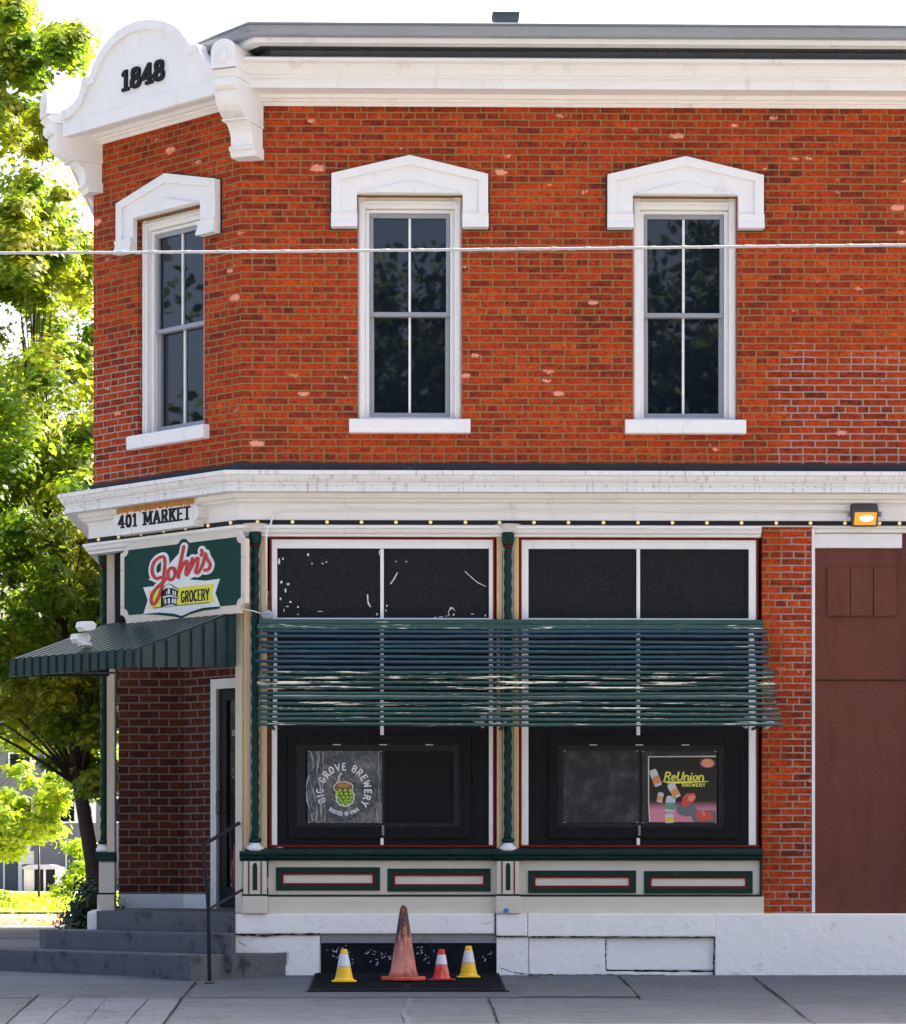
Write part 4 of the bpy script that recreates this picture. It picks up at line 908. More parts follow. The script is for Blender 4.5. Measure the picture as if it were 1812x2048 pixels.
mb = MB(A); zc2 = a6(0, 575, .1)[1]; mb.lathe(.10, zc2, [(.018, L1), (.018, L1+.018), (.024, L1+.020), (.024, L1+.035), (.01, L1+.04)], 12, axis='x'); mb.lathe(.06, zc2, [(.016, L0-.035), (.018, L0-.02), (.016, L0)], 10, axis='x'); mb.build('photocell', m_sash, wl)
# --------------------------------------------------------------- window films / posters
def a3(x, y, d=-.020): return A.px(600+x/5.3176, 1480+y/5.3176, d)
g = G('clear_film_poster'); gn = g.noise(2.2, 5, .6, g.co('Object', (3.2, 1, 1))); c = g.mix(g.step(g.noise(5, 5, .65), .35, .75), (.04, .046, .054), (.15, .165, .185)); g.fin(c, .10, ior=1.6)
g.bump(gn, .9, .05); m_film = g.m
g = G('dark_film'); c = g.mix(g.step(g.noise(6, 5, .65), .4, .8), (.035, .036, .04), (.10, .10, .105)); g.fin(c, .12, ior=1.5); g.bump(g.noise(2.0, 2, .5, g.co('Object', (1.6, 1, 1))), .35, .03); m_film2 = g.m
def film(name, label, x0, x1, y0, y1, mat, wrinkle=0):
    X0, X1, Z0, Z1 = fx(x0), fx(x1), fz(y1), fz(y0)
    t = thing(name, label, 'poster', tuple(A.w((X0+X1)/2, -.02, Z0)))
    m = MB(A); n = 34; pts = []
    rr = random.Random(int(x0))
    for j in range(n+1):
        for i in range(n+1):
            u, v = i/n, j/n; w_ = 0
            if wrinkle: w_ = wrinkle*math.exp(-u*7)*(math.sin(u*60+v*5)+.6*math.sin(v*17+u*40))*.5*math.sin(math.pi*min(1, max(0, v*.98+.01)))
            pts.append((X0+(X1-X0)*u, -.021+abs(w_), Z0+(Z1-Z0)*v))
    k = len(pts); m.add(pts, [(j*(n+1)+i, j*(n+1)+i+1, (j+1)*(n+1)+i+1, (j+1)*(n+1)+i) for j in range(n) for i in range(n)], smooth=True); m.build('film_sheet', mat, t, recalc=False)
    m = MB(A)
    for (a, b) in ((X0, Z0), (X1, Z0), (X0, Z1), (X1, Z1)):
        sx = 1 if a == X0 else -1; sz = 1 if b == Z0 else -1
        m.box(*sorted((a, a+sx*.022)), -.0205, -.0192, *sorted((b, b+sz*.006)))
    m.build('tape', m_sash, t); return t
pa = film('brewery_poster', 'clear film poster with BIG GROVE BREWERY lettering around a green hop acorn', 615, 764, 1502, 1646, m_film, .012)
f2 = -.0195
mb = MB(A); cc = a3(467, 540); 
def ringtext(s, r0, hgt, a0, a1, rx, inward=False):
    tot = sum(GL[c][0]+.2 for c in s)-.2; u = 0
    for c in s:
        aw, st, se = GL[c]; th = a0+(a1-a0)*((u+aw/2)/tot); u += aw+.2
        ca, sa = math.cos(R(th)), math.sin(R(th)); scl = abs(R(a1-a0))*r0/tot
        for pl in st:
            P_ = []
            for x, y in pl:
                lx = (x-aw/2)*scl; ly = y*hgt
                if not inward: P_.append((cc[0]+ca*(r0+ly)+sa*lx, cc[1]+sa*(r0+ly)-ca*lx))
                else: P_.append((cc[0]+ca*(r0-ly)-sa*lx, cc[1]+sa*(r0-ly)+ca*lx))
            pen(mb, P_, rx, rx, f2, f2+.001)
pm = 1/5.3176/220
ringtext('BIG GROVE BREWERY', 222*pm, 68*pm, 210, -38, 7.5*pm)
pen(mb, [(cc[0]-183*pm, cc[1]+145*pm), (cc[0]-133*pm, cc[1]+190*pm)], 4*pm, 4*pm, f2, f2+.001)
ringtext('ROOTED IN IOWA', 262*pm, 36*pm, 232, 308, 4*pm, True)
mb.build('lettering', m_signwhite, pa)
crm = flat('film_glare_paint', (.34, .36, .39), .15)  # pale wavy strips painted on as reflections off the crumpled film
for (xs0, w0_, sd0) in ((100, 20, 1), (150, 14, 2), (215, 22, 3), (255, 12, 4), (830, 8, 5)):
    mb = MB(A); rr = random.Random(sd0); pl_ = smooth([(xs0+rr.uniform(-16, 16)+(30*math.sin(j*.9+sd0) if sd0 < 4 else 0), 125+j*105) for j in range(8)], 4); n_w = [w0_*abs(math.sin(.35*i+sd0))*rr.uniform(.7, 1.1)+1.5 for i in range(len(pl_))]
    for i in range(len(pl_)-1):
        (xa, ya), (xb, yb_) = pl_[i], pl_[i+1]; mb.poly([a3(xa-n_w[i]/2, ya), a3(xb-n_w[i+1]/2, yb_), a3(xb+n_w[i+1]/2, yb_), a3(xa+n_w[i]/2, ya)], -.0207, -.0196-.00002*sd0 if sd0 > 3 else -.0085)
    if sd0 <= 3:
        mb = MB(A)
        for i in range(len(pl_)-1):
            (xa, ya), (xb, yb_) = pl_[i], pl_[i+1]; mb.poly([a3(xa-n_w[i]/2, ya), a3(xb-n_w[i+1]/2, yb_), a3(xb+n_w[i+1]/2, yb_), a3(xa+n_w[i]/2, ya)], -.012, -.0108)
    mb.build('painted_glare', crm, pa)
def blob(x, y, rx, ry, n=20, wob=0, d=0, rot=0):
    rr = random.Random(int(x*7+y)); P_ = []
    for i in range(n):
        a = 2*math.pi*i/n; k = 1+(wob if i % 2 else -wob); dx, dy = rx*k*math.cos(a), ry*k*math.sin(a)
        P_.append(a3(x+dx*math.cos(rot)-dy*math.sin(rot), y+dx*math.sin(rot)+dy*math.cos(rot)))
    mb.poly(P_, f2, f2+.0012+d)
mb = MB(A); blob(462, 505, 108, 66, 24, 0, .0); blob(480, 605, 100, 106, 26, .05, .0002); pen(mb, [a3(*p) for p in smooth([(400, 450), (418, 420), (415, 390), (436, 362)], 4)], 12*pm, 12*pm, f2, f2+.0006); mb.build('white_outline', m_signwhite, pa)
mb = MB(A); blob(462, 505, 99, 58, 24, 0, .0006); pen(mb, [a3(*p) for p in smooth([(402, 450), (420, 420), (417, 390), (436, 368)], 4)], 5*pm, 5*pm, f2+.001, f2+.0018); mb.build('acorn_cap', flat('acorn_brown', (.22, .085, .025)), pa)
mb = MB(A); blob(470, 480, 70, 26, 20, 0, .0013, -.08); mb.build('acorn_highlight', flat('acorn_orange', (.48, .20, .05)), pa)
mb = MB(A); blob(480, 605, 88, 92, 26, .03, .0008); mb.build('hop_shade', flat('hop_dark', (.02, .06, .012)), pa)
mb = MB(A)
for j, (yy, xs2) in enumerate([(535, (425, 480, 535)), (572, (395, 440, 490, 540)), (610, (410, 460, 505, 548)), (645, (435, 485, 530)), (675, (460, 505))]):
    for x_ in xs2: blob(x_, yy, 21, 17, 10, 0, .0013+.0001*j, .5 if x_ < 470 else -.3)
mb.build('hop_scales', flat('hop_green', (.33, .52, .04)), pa)
cf_ = film('clear_film', 'blank scratched clear film taped in the left half of the right window', 1127, 1277, 1501, 1645, m_film2, .008)
pb = film('brewery_poster', 'black and pink poster with yellow ReUnion BREWERY lettering, cans and red boxing gloves', 1284, 1434, 1502, 1646, m_film2)
def a7(x, y, d=-.020): return A.px(1270+x/9.516, 1480+y/9.516, d)
pm7 = 1/9.516/220
def P7(m, pts, d): m.poly([a7(*p) for p in pts], f2, f2+d)
mb = MB(A); P7(mb, [(265, 325), (1545, 325), (1550, 1560), (285, 1560), (265, 1200)], .0003)
g = G('poster_ink'); tc = g.co('UV'); sp_ = g.n.new('ShaderNodeSeparateXYZ'); g.L(tc, sp_.inputs[0]); za_, zb__ = a7(0, 1330)[1], a7(0, 1160)[1]
mr = g.n.new('ShaderNodeMapRange'); g.L(sp_.outputs[1], mr.inputs[0]); mr.inputs[1].default_value = za_; mr.inputs[2].default_value = zb__
g.fin(g.mix(mr.outputs[0], (.62, .22, .30), (.012, .010, .012)), .25); mb.build('printed_ground', g.m, pb)
mb = MB(A); P7(mb, [(248, 310), (1545, 300), (1545, 322), (268, 328), (268, 1200), (290, 1560), (268, 1560), (250, 1200)], .0012); mb.build('border', m_cream, pb)
mb = MB(A); ta = a7(545, 765)
text(mb, 'ReUnion', lambda u, v: (ta[0]+u, ta[1]+v), 150*pm7, 760*pm7, 17*pm7, 13*pm7, f2, f2+.0012, slant=.22, round_=True, gap=.04)
mb.build('lettering', flat('poster_yellow', (.72, .68, .08)), pb); mb = MB(A); P7(mb, [(500, 785), (1400, 780), (1400, 796), (760, 832), (640, 830)], .0014)
tb2 = a7(890, 884); text(mb, 'BREWERY', lambda u, v: (tb2[0]+u, tb2[1]+v), 56*pm7, 448*pm7, 7*pm7, 6*pm7, f2, f2+.0012, gap=.2)
mb.build('lettering', flat('poster_yellow', (.72, .68, .08)), pb)
def star(cx_, cy_, r1, r2, n, d, sq=.65):
    mb.poly([a7(cx_+(r1 if i % 2 else r2)*math.cos(math.pi*i/n), cy_+sq*(r1 if i % 2 else r2)*math.sin(math.pi*i/n)) for i in range(2*n)], f2, f2+d)
mb = MB(A); star(1380, 440, 155, 105, 17, .001); mb.build('starburst', flat('poster_pink', (.75, .25, .25)), pb)
mb = MB(A); star(1380, 420, 105, 60, 11, .0016, .45); mb.build('starburst_centre', flat('poster_orange', (.70, .35, .04)), pb)
def can(x, y, L__, wd__, rot, colr):
    ca, sa = math.cos(R(rot)), math.sin(R(rot))
    def T(u, v): return (x+u*ca-v*sa, y+u*sa+v*ca)
    m1.poly([a7(*T(u, v)) for u, v in [(-wd__*.35, -L__*.5), (wd__*.35, -L__*.5), (wd__*.5, -L__*.38), (wd__*.5, L__*.42), (wd__*.38, L__*.5), (-wd__*.38, L__*.5), (-wd__*.5, L__*.42), (-wd__*.5, -L__*.38)]], f2, f2+.0015)
    m2.poly([a7(*T(u, v)) for u, v in [(-wd__*.5, -L__*.05), (wd__*.5, -L__*.1), (wd__*.5, L__*.36), (-wd__*.5, L__*.36)]], f2, f2+.0021)
for nm_, sets, cb in [('printed_can', [(390, 720, 330, 150, -22), (740, 960, 300, 150, -28), (480, 1090, 190, 110, 12), (670, 1215, 300, 180, 8), (655, 1490, 180, 160, -3)], [(.65, .25, .10), (.70, .28, .06), (.65, .32, .05), (.12, .30, .18), (.75, .50, .03)])]:
    for a_, c_ in zip(sets, cb):
        m1 = MB(A); m2 = MB(A); can(*a_, c_); o_ = m1.build('printed_can', flat('can_silver', (.55, .56, .58)), pb); m2.build('can_label', flat('can_label', c_), o_)
mb = MB(A)
P7(mb, [(790, 1290), (850, 1230), (960, 1270), (1120, 1220), (1180, 1330), (1290, 1340), (1540, 1330), (1545, 1560), (1110, 1560), (1070, 1440), (960, 1455), (840, 1420), (790, 1360)], .0016); mb.build('printed_sleeve', flat('poster_grey', (.12, .13, .14)), pb)
mb = MB(A)
P7(mb, [(870, 1210), (920, 1070), (990, 1015), (1130, 1010), (1158, 1070), (1140, 1140), (1090, 1190), (1040, 1210), (1000, 1260), (930, 1275)], .0022)
P7(mb, [(1150, 1400), (1200, 1360), (1300, 1340), (1420, 1370), (1485, 1440), (1480, 1510), (1420, 1525), (1370, 1510), (1330, 1550), (1250, 1560), (1190, 1500)], .0022); mb.build('boxing_gloves', flat('glove_red', (.60, .07, .05)), pb)
mb = MB(A); P7(mb, [(1000, 1095), (1060, 1050), (1140, 1060), (1145, 1110), (1080, 1165), (1010, 1150)], .0027); P7(mb, [(1290, 1350), (1330, 1400), (1330, 1440), (1270, 1470), (1300, 1440), (1305, 1410), (1265, 1360)], .0027); mb.build('glove_highlight', flat('glove_light', (.75, .24, .18)), pb)
# --------------------------------------------------------------- steps
n2 = (-q, -q)
def offl(d): return (CX-d*q*0, 0)
def Bw(x, d): w_ = B.w(x, d, 0); return (w_[0], -w_[1])
ex_ = 1.2
mb = MB(W)
zs = [.565, .385, .205]
XLc = CX+XL
# top landing
def corner_at(d, X):   # point on chamfer-parallel line offset d where x == X
    # line: (x-CX)*(-q)+(y)*(-q)=d -> y = -d/q-(x-CX)
    y = -d/q-(X-CX); return (X, -y)
p = [corner_at(.10, XLc-.003), (XLc-.003, -.2), (XLc+.6, -.3), (XLc+.6, -3.1), (PX+.08, -3.1), (PX+.05, -PY+.02), corner_at(.10, PX-.02)]
mb2 = MB(W); mb2.prism([corner_at(.06, XLc-.003), (XLc-.003, .05), (XLc+.3, .0), (e_[0], .0), (e_[0], -2.2), (-2.23, -3.19), (PX+.05, -3.19), (PX+.02, -PY+.0), corner_at(.06, PX+.05)], .10, zs[0])
stp_ = thing('entrance_steps', 'worn grey concrete corner steps leading up to the entrance', 'steps', (-2.0, 1.0, 0))
mb2.build('landing', m_concrete, stp_, bevel=.012)
mb2 = MB(W); mb2.prism([corner_at(.42, XLc-.004), (XLc-.004, -.1), (PX+.1, -PY-.1), (PX-.55, -PY-.25), corner_at(.42, PX-.45)], .05, zs[1]); mb2.build('step', m_concrete, stp_, bevel=.012)
c3 = ground(377, 1921, zs[2]); k3 = corner_at(.80, -1.88); w3 = ground(580, 1907, zs[2])
mb2 = MB(W); mb2.prism([(XA(580, 1907)+CX, -.0), (XA(566, 1950)+CX, .10), k3, corner_at(.80, PX-1.9), (PX-1.6, -PY-1.0), (PX, -PY-.2), (CX, .0)], -.12, zs[2]); mb2.build('step', m_concrete, stp_, bevel=.012)
mb = MB(W); a_ = at(182, 1835, 1.45); b__ = at(203, 1835, 1.45)
mb.box(a_.x, b__.x, -1.75, -1.42, .20, at(190, 1820, 1.45).z); tag(mb.build('stone_block', m_found, bevel=.015), 'small white painted stone block at the left edge of the steps', 'block')
# handrail
hr = thing('handrail', 'thin black iron handrail with two pickets beside the entrance steps', 'handrail', (-1.68, -.95, -.02))
def hw(px, py, Y): return at(px, py, Y)
P0 = hw(405.7, 1691, -.95); P1 = hw(482.7, 1643, .12); Pb = hw(419, 1962, -.95)
pt = lambda v: (v.x, -v.y, v.z)
mb = MB(W); mb.tube([pt(Pb), pt(hw(417, 1830, -.95)), pt(hw(416, 1790, -.95)), pt(hw(410, 1740, -.95)), pt(P0)], [.024, .023, .029, .02, .018], 4, smooth=False); mb.build('post', m_iron, hr, bevel=.003)
mb = MB(W); mb.tube([pt(P0), pt(P1), pt(hw(494, 1641, .16))], .017, 4, smooth=False); mb.build('top_rail', m_iron, hr)
Q0 = hw(417, 1819, -.95); Q1 = hw(492, 1775, .14)
mb = MB(W); mb.tube([pt(Q0), pt(Q1)], .013, 4, smooth=False); mb.build('lower_rail', m_iron, hr)
for (px, t) in ((458, .68), (480.7, .95)):
    a_ = P0.lerp(P1, t); b__ = Q0.lerp(Q1, t*.97)
    mb = MB(W); mb.tube([(a_.x, -a_.y, a_.z), (b__.x, -b__.y, b__.z)], .008, 4, smooth=False); mb.build('picket', m_iron, hr)
mb = MB(W); mb.lathe(Pb.x, .95, [(.05, -.06), (.05, -.03), (.03, -.025)], 10); mb.build('foot_plate', m_iron, hr)
# --------------------------------------------------------------- ground
def gz_(y): return 0.0 if y > -.15 else .045*(y+.15)
def sidewalk_mat(name, c0, c1, var=.25):
    g = G(name); c = g.mix(g.step(g.noise(1.3, 6, .6), .3, .7), c0, c1)
    c = g.mix(g.step(g.noise(120, 3, .8), .35, .65), g.mix(.16, c, (0, 0, 0)), g.mix(.07, c, (1, 1, 1)))
    st = g.step(g.noise(5, 6, .7, g.co('Object', (.35, 2.2, 1))), .52, .70); c = g.mix(g.M('MULTIPLY', st, .55), c, tuple(x*.5 for x in c0))
    bl = g.step(g.noise(2.3, 5, .7, g.co('Object', (1, 1.6, 1))), .5, .68); c = g.mix(g.M('MULTIPLY', bl, .35), c, tuple(x*.55 for x in c0)); gum = g.n.new('ShaderNodeTexVoronoi'); gum.inputs['Scale'].default_value = 3.2; g.L(g.co('Object', (1, 1, 0)), gum.inputs['Vector']); c = g.mix(g.M('MULTIPLY', g.M('LESS_THAN', gum.outputs['Distance'], .055), .6), c, (.03, .032, .035))
    sp = g.step(g.noise(14, 3, .6), .62, .66); c = g.mix(g.M('MULTIPLY', sp, .65), c, (.03, .032, .036))
    g.bump(g.noise(60, 5, .7), .35, .006); return g.fin(c, .85)
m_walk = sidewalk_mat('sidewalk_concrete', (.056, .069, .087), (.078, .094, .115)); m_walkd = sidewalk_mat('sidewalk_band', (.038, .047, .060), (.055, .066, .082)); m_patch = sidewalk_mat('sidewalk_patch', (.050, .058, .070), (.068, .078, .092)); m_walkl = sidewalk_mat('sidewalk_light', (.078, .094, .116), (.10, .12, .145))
m_road = sidewalk_mat('asphalt', (.17, .155, .135), (.22, .20, .175))
m_curb = sidewalk_mat('kerb', (.30, .30, .30), (.38, .37, .36))
m_joint = flat('dark_joint', (.018, .018, .02), .9)
def sheet(name, pts, mat, off, label, n=1):
    mb = MB(W); mb.add([(x, -y, gz_(y)+off) for x, y in pts], [list(range(len(pts)))]); o = mb.build(name, mat, recalc=False)
    if o.data.polygons[0].normal.z < 0: o.data.flip_normals()
    struct(o, label); return o
mb = MB(W); X0_, X1_ = -40, 40
mb.add([(X0_, 4.6, gz_(-4.6)), (X1_, 4.6, gz_(-4.6)), (X1_, .15, 0), (X0_, .15, 0), (X1_, -14, 0), (X0_, -14, 0)], [(0, 1, 2, 3), (3, 2, 4, 5)])
o = mb.build('sidewalk', m_walk, recalc=False); struct(o, 'grey concrete sidewalk in front of the brick building')
mb = MB(W); mb.box(-40, 40, 4.6, 4.78, -.5, gz_(-4.6)+.005); struct(mb.build('kerb', m_curb, bevel=.015), 'concrete kerb at the street edge of the sidewalk')
mb = MB(W); mb.quad([(-300, 4.7, -.34), (300, 4.7, -.34), (300, 60, -.34), (-300, 60, -.34)]); o = mb.build('road', m_road, recalc=False); struct(o, 'asphalt street in front of the sidewalk')
m_far = sidewalk_mat('far_ground', (.13, .13, .13), (.18, .18, .17))
mb = MB(W); mb.quad([(-600, 60, -.36), (600, 60, -.36), (600, -900, -.36), (-600, -900, -.36)]); struct(mb.build('ground', m_far, recalc=False), 'flat ground stretching to the horizon')
def gp(px, py):   # pixel -> sidewalk
    k = -ray(px, py).z/ray(px, py).y; y = (ZC-.045*.15-k*DIST)/(k+.045)
    if y > -.15: y = ZC/k-DIST
    v = ground(px, py, gz_(y)); return (v.x, v.y)
# bands and patches
yb = gp(900, 1996)[1]
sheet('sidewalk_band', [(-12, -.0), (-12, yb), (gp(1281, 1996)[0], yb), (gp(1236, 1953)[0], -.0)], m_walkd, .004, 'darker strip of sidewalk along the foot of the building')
sheet('sidewalk_slab', [gp(75, 1997), gp(14, 2048), gp(-160, 2300), gp(250, 2300), gp(329, 2048), gp(360, 1997)], m_walkl, .0045, 'lighter square sidewalk slabs left of the centre')
sheet('sidewalk_patch', [gp(-500, 1998), gp(-500, 2300), gp(-180, 2300), gp(14, 2047), gp(72, 1998)], m_patch, .0055, 'dark grey sidewalk patch at the lower left')
sheet('sidewalk_shade', [gp(1060, 1972), gp(1045, 1995), gp(1278, 1995), gp(1252, 1971)], m_patch, .0085, 'painted patch of shade on the sidewalk right of the mat')  # slight shadow near the wall, put in as a darker sheet
def joint(name, pts, w0, off=.010):
    mb = MB(W); P_ = [Vector(gp(*p)) for p in pts]; Q_ = []; rr = random.Random(int(pts[0][0]))
    for i in range(len(P_)-1):
        for k in range(6):
            t = k/6; Q_.append(P_[i].lerp(P_[i+1], t)+Vector((rr.uniform(-.007, .007), 0)))
    Q_.append(P_[-1]); L1_, R1_ = [], []
    for i, p in enumerate(Q_):
        t = (Q_[min(i+1, len(Q_)-1)]-Q_[max(0, i-1)]).normalized(); n = Vector((-t.y, t.x))*w0*.7*rr.uniform(.4, 1.4)/2; L1_.append(p+n); R1_.append(p-n)
    for i in range(len(Q_)-1):
        mb.quad([(v.x, -v.y, gz_(v.y)+off) for v in (L1_[i], L1_[i+1], R1_[i+1], R1_[i])])
    struct(mb.build(name, m_joint, recalc=False), 'dark joint line between the sidewalk slabs', 'joint')
for pts, w0 in [([(1504, 1953), (1566, 2001), (1624, 2047), (1700, 2110)], .022), ([(1236, 1953), (1258, 1974), (1281, 1998)], .025), ([(976, 1998), (986, 2020), (997, 2048), (1015, 2100)], .022), ([(391, 1966), (365, 1997), (329, 2048), (290, 2100)], .024), ([(79, 1990), (40, 2024), (14, 2048), (-60, 2110)], .02), ([(145, 1998), (90, 2048), (60, 2080)], .010), ([(212, 1998), (172, 2048), (150, 2080)], .010), ([(297, 1998), (255, 2048), (230, 2080)], .010)]: joint('pavement_joint', pts, w0)
mb = MB(W); c_ = MB(W)
# pale scrape
P_ = [gp(*p) for p in [(822, 1998), (815, 2018), (808, 2026), (816, 2040), (820, 2060)]]
for i in range(4):
    a_, b__ = P_[i], P_[i+1]; mb.quad([(a_[0]-.03, -a_[1], gz_(a_[1])+.007), (b__[0]-.03, -b__[1], gz_(b__[1])+.007), (b__[0]+.03, -b__[1], gz_(b__[1])+.007), (a_[0]+.02, -a_[1], gz_(a_[1])+.007)])
struct(mb.build('sidewalk_scrape', m_walkl, recalc=False), 'pale scrape mark on the sidewalk below the traffic cones', 'scrape')
# leaves and grit along the wall
m_litter = paint('leaf_litter', (.10, .055, .03), .9, .5, 20)
mb = MB(W); rnd = random.Random(21)
for k in range(240):
    x = rnd.uniform(-1.0, 4.8); y = -abs(rnd.gauss(.10, .12))-.07
    if rnd.random() < .35: x = rnd.uniform(1.0, 1.4); y = -rnd.uniform(.05, .9)
    r_ = rnd.uniform(.004, .018); a0 = rnd.uniform(0, 6.28); z = gz_(y)+.012
    mb.add([(x+r_*math.cos(a0+i*1.257), -(y+.6*r_*math.sin(a0+i*1.257)), z+rnd.uniform(0, .006)) for i in range(5)], [range(5)])
o = mb.build('leaf_litter', m_litter, recalc=False); o['kind'] = 'stuff'; o['label'] = 'bits of dry leaf and grit along the foot of the wall'; o['category'] = 'leaf litter'
# mat
m_mat = paint('rubber_mat', (.022, .022, .025), .85, .3, 9, (.07, .065, .06), .5, bump=.3)
X0_, X1_ = CX+XA(628, 1980, 1)-.02, CX+XA(1000, 1980, 1)+.02
mat_ = thing('cellar_grate', 'black ribbed metal cellar cover on the sidewalk under the traffic cones', 'grate', ((X0_+X1_)/2, -.8, gz_(-.8)))
def slope_box(m, x0, x1, d0, d1, t0_, t1_):
    m.add([(x, d, gz_(-d)+t) for t in (t0_, t1_) for d in (d0, d1) for x in (x0, x1)], [(0,1,3,2),(4,6,7,5),(0,4,5,1),(2,3,7,6),(0,2,6,4),(1,5,7,3)])
yf = -gp(800, 1984)[1]; xm = (X0_+X1_)/2
for a_, b__ in ((X0_, xm-.004), (xm+.004, X1_)):
    mb = MB(W); slope_box(mb, a_, b__, .08, yf, .0, .022); o = mb.build('cover_plate', m_mat, mat_)
    mb = MB(W)
    for k in range(24):
        d = .14+k*(yf-.2)/24; slope_box(mb, a_+.02, b__-.02, d, d+.016, .022, .027)
    mb.build('rib', m_mat, o)
mb = MB(W); slope_box(mb, X0_-.02, X1_+.03, yf+.002, yf+.03, 0, .014); mb.build('edge_strip', m_iron, mat_)
# --------------------------------------------------------------- traffic cones
def cone(px, pyb, hgt, rb, rt, base, mats, label, band=None, round_tip=False, name='traffic_cone', lean=0):
    yc = max(min(gp(px, pyb+6)[1]+base*.9, -.10-base), -yf+base+.02)
    v = at(px, pyb, yc); x0, d0, z0 = v.x, -yc, gz_(yc)+.028
    t = thing(name, label, 'traffic cone', (x0, yc, z0), 'traffic cones by the cellar hatch')
    m = MB(W); b = base; r_ = b*.25
    pts = []
    for (sx, sy, a0) in ((1, 1, 0), (-1, 1, 90), (-1, -1, 180), (1, -1, 270)):
        for i in range(4): a = R(a0+i*30); pts.append((x0+sx*(b-r_)+r_*math.cos(a), d0+sy*(b-r_)+r_*math.sin(a)))
    if round_tip: pts = [(x0+b*math.cos(R(i*45+22.5)), d0+b*math.sin(R(i*45+22.5))) for i in range(8)]
    m.prism(pts, z0, z0+.022*hgt/.35*.8); m.build('base', mats[2] if len(mats) > 2 else mats[0], t, bevel=.006)
    zb_ = z0+.018*hgt/.35
    def rad(f): return rb+(rt-rb)*f
    def seg(f0, f1, mat, nm, ex=0):
        m = MB(W); n = 12; pr = [(rad(f0+(f1-f0)*i/n)+ex+(.012*max(0, 1-(f0+(f1-f0)*i/n)*14)), zb_+(hgt)*(f0+(f1-f0)*i/n)) for i in range(n+1)]
        if f1 >= .999:
            pr += [(rt*.8, zb_+hgt*1.006), (rt*.55, zb_+hgt*1.01)] if not round_tip else [(rt*.7, zb_+hgt*1.02), (rt*.35, zb_+hgt*1.035), (.004, zb_+hgt*1.045)]
        m.lathe(x0, d0, pr, 32); m.build(nm, mat, t)
    if band: seg(0, band[0], mats[0], 'cone_body'); seg(band[0]+.001, band[1], mats[1], 'reflective_band', .0015); seg(band[1]+.001, 1, mats[0], 'cone_top')
    else: seg(0, 1, mats[0], 'cone_body')
    return t
m_cy = paint('yellow_plastic', (.80, .50, .012), .45, .06, 8, (.45, .30, .05), .4, .6, .8, (1, 1, 1), 12, bump=0)
m_cr = paint('red_plastic', (.62, .025, .015), .45, .1, 8, (.62, .25, .18), .7, .48, .62, (3, 3, .6), 9, bump=0)
m_crb = paint('dark_red_base', (.20, .02, .018), .6, .2, 8, (.05, .02, .02), .6, .5, .7)
m_band = paint('reflective_white', (.62, .64, .68), .35, .08, 8, (.35, .36, .38), .5, .55, .7, (4, 4, .5), 9, bump=0)
g = G('faded_orange'); n1 = g.step(g.noise(2.2, 3), .3, .7)
tc = g.n.new('ShaderNodeTexCoord'); sp_ = g.n.new('ShaderNodeSeparateXYZ'); g.L(tc.outputs['Object'], sp_.inputs[0])
hf = g.M('ADD', sp_.outputs[2], g.M('MULTIPLY', g.M('SUBTRACT', n1, .5), .25))
c = g.mix(g.step(hf, .25, .65), (.66, .25, .18), (.60, .115, .035))
d1_ = g.step(g.noise(6, 8, .78, g.co('Object', (2.2, 2.2, .7))), .42, .50); c = g.mix(g.M('MULTIPLY', d1_, g.step(hf, .02, .42)), c, (.05, .018, .014))
d2_ = g.step(g.noise(5, 7, .8, g.co('Object', (1.5, 1.5, .8))), .54, .62); c = g.mix(g.M('MULTIPLY', d2_, .75), c, (.12, .04, .025)); m_co = g.fin(c, .6)
m_cob = paint('orange_red_base', (.62, .09, .05), .6, .2, 8, (.3, .08, .05), .5)
cone(688, 1966, .268, .082, .027, .108, [m_cy, m_band], 'yellow traffic cone with white band, leftmost and alone at the left', band=(.44, .84))
cone(807, 1964, .60, .122, .030, .21, [m_co, m_co, m_cob], 'large faded orange traffic cone with black scuffs and pointed tip', round_tip=True)
cone(883, 1963, .256, .076, .025, .125, [m_cr, m_band, m_crb], 'small red traffic cone with silver band and dark base', band=(.48, .82))
cone(937, 1957, .264, .080, .027, .104, [m_cy, m_band], 'yellow traffic cone with white band, rightmost of the cones', band=(.44, .84))
# crushed can on the ledge
cn = A.px(1006, 1821, .05); zl = fz(1827)
t = thing('drink_can', 'crushed blue and silver drink can lying on the white foundation ledge', 'can', tuple(A.w(cn[0], .06, zl)))
mb = MB(A); prf = [(.018, -.075), (.026, -.070), (.028, -.03), (.022, 0), (.027, .03), (.028, .066), (.022, .072)]
n = 16; pts = []
for j, (r_, x) in enumerate(prf):
    for i in range(n):
        a = 2*math.pi*i/n; rr = r_*(1+(.25*math.cos(3*a+j) if 1 < j < 5 else 0)); pts.append((cn[0]+x, .078+rr*math.cos(a), zl+.028+rr*.9*math.sin(a)))
mb.add(pts, [(j*n+i, j*n+(i+1) % n, (j+1)*n+(i+1) % n, (j+1)*n+i) for j in range(len(prf)-1) for i in range(n)]+[list(range(n)), [(len(prf)-1)*n+i for i in range(n)]]); mb.build('can_body', flat('crushed_silver', (.42, .46, .52), .35), t)
mb = MB(A); mb.poly([(cn[0]-.005, zl+.010), (cn[0]+.045, zl+.008), (cn[0]+.052, zl+.046), (cn[0]+.012, zl+.048)], .09, .112); mb.build('blue_label', flat('can_blue', (.03, .20, .50), .35), t)
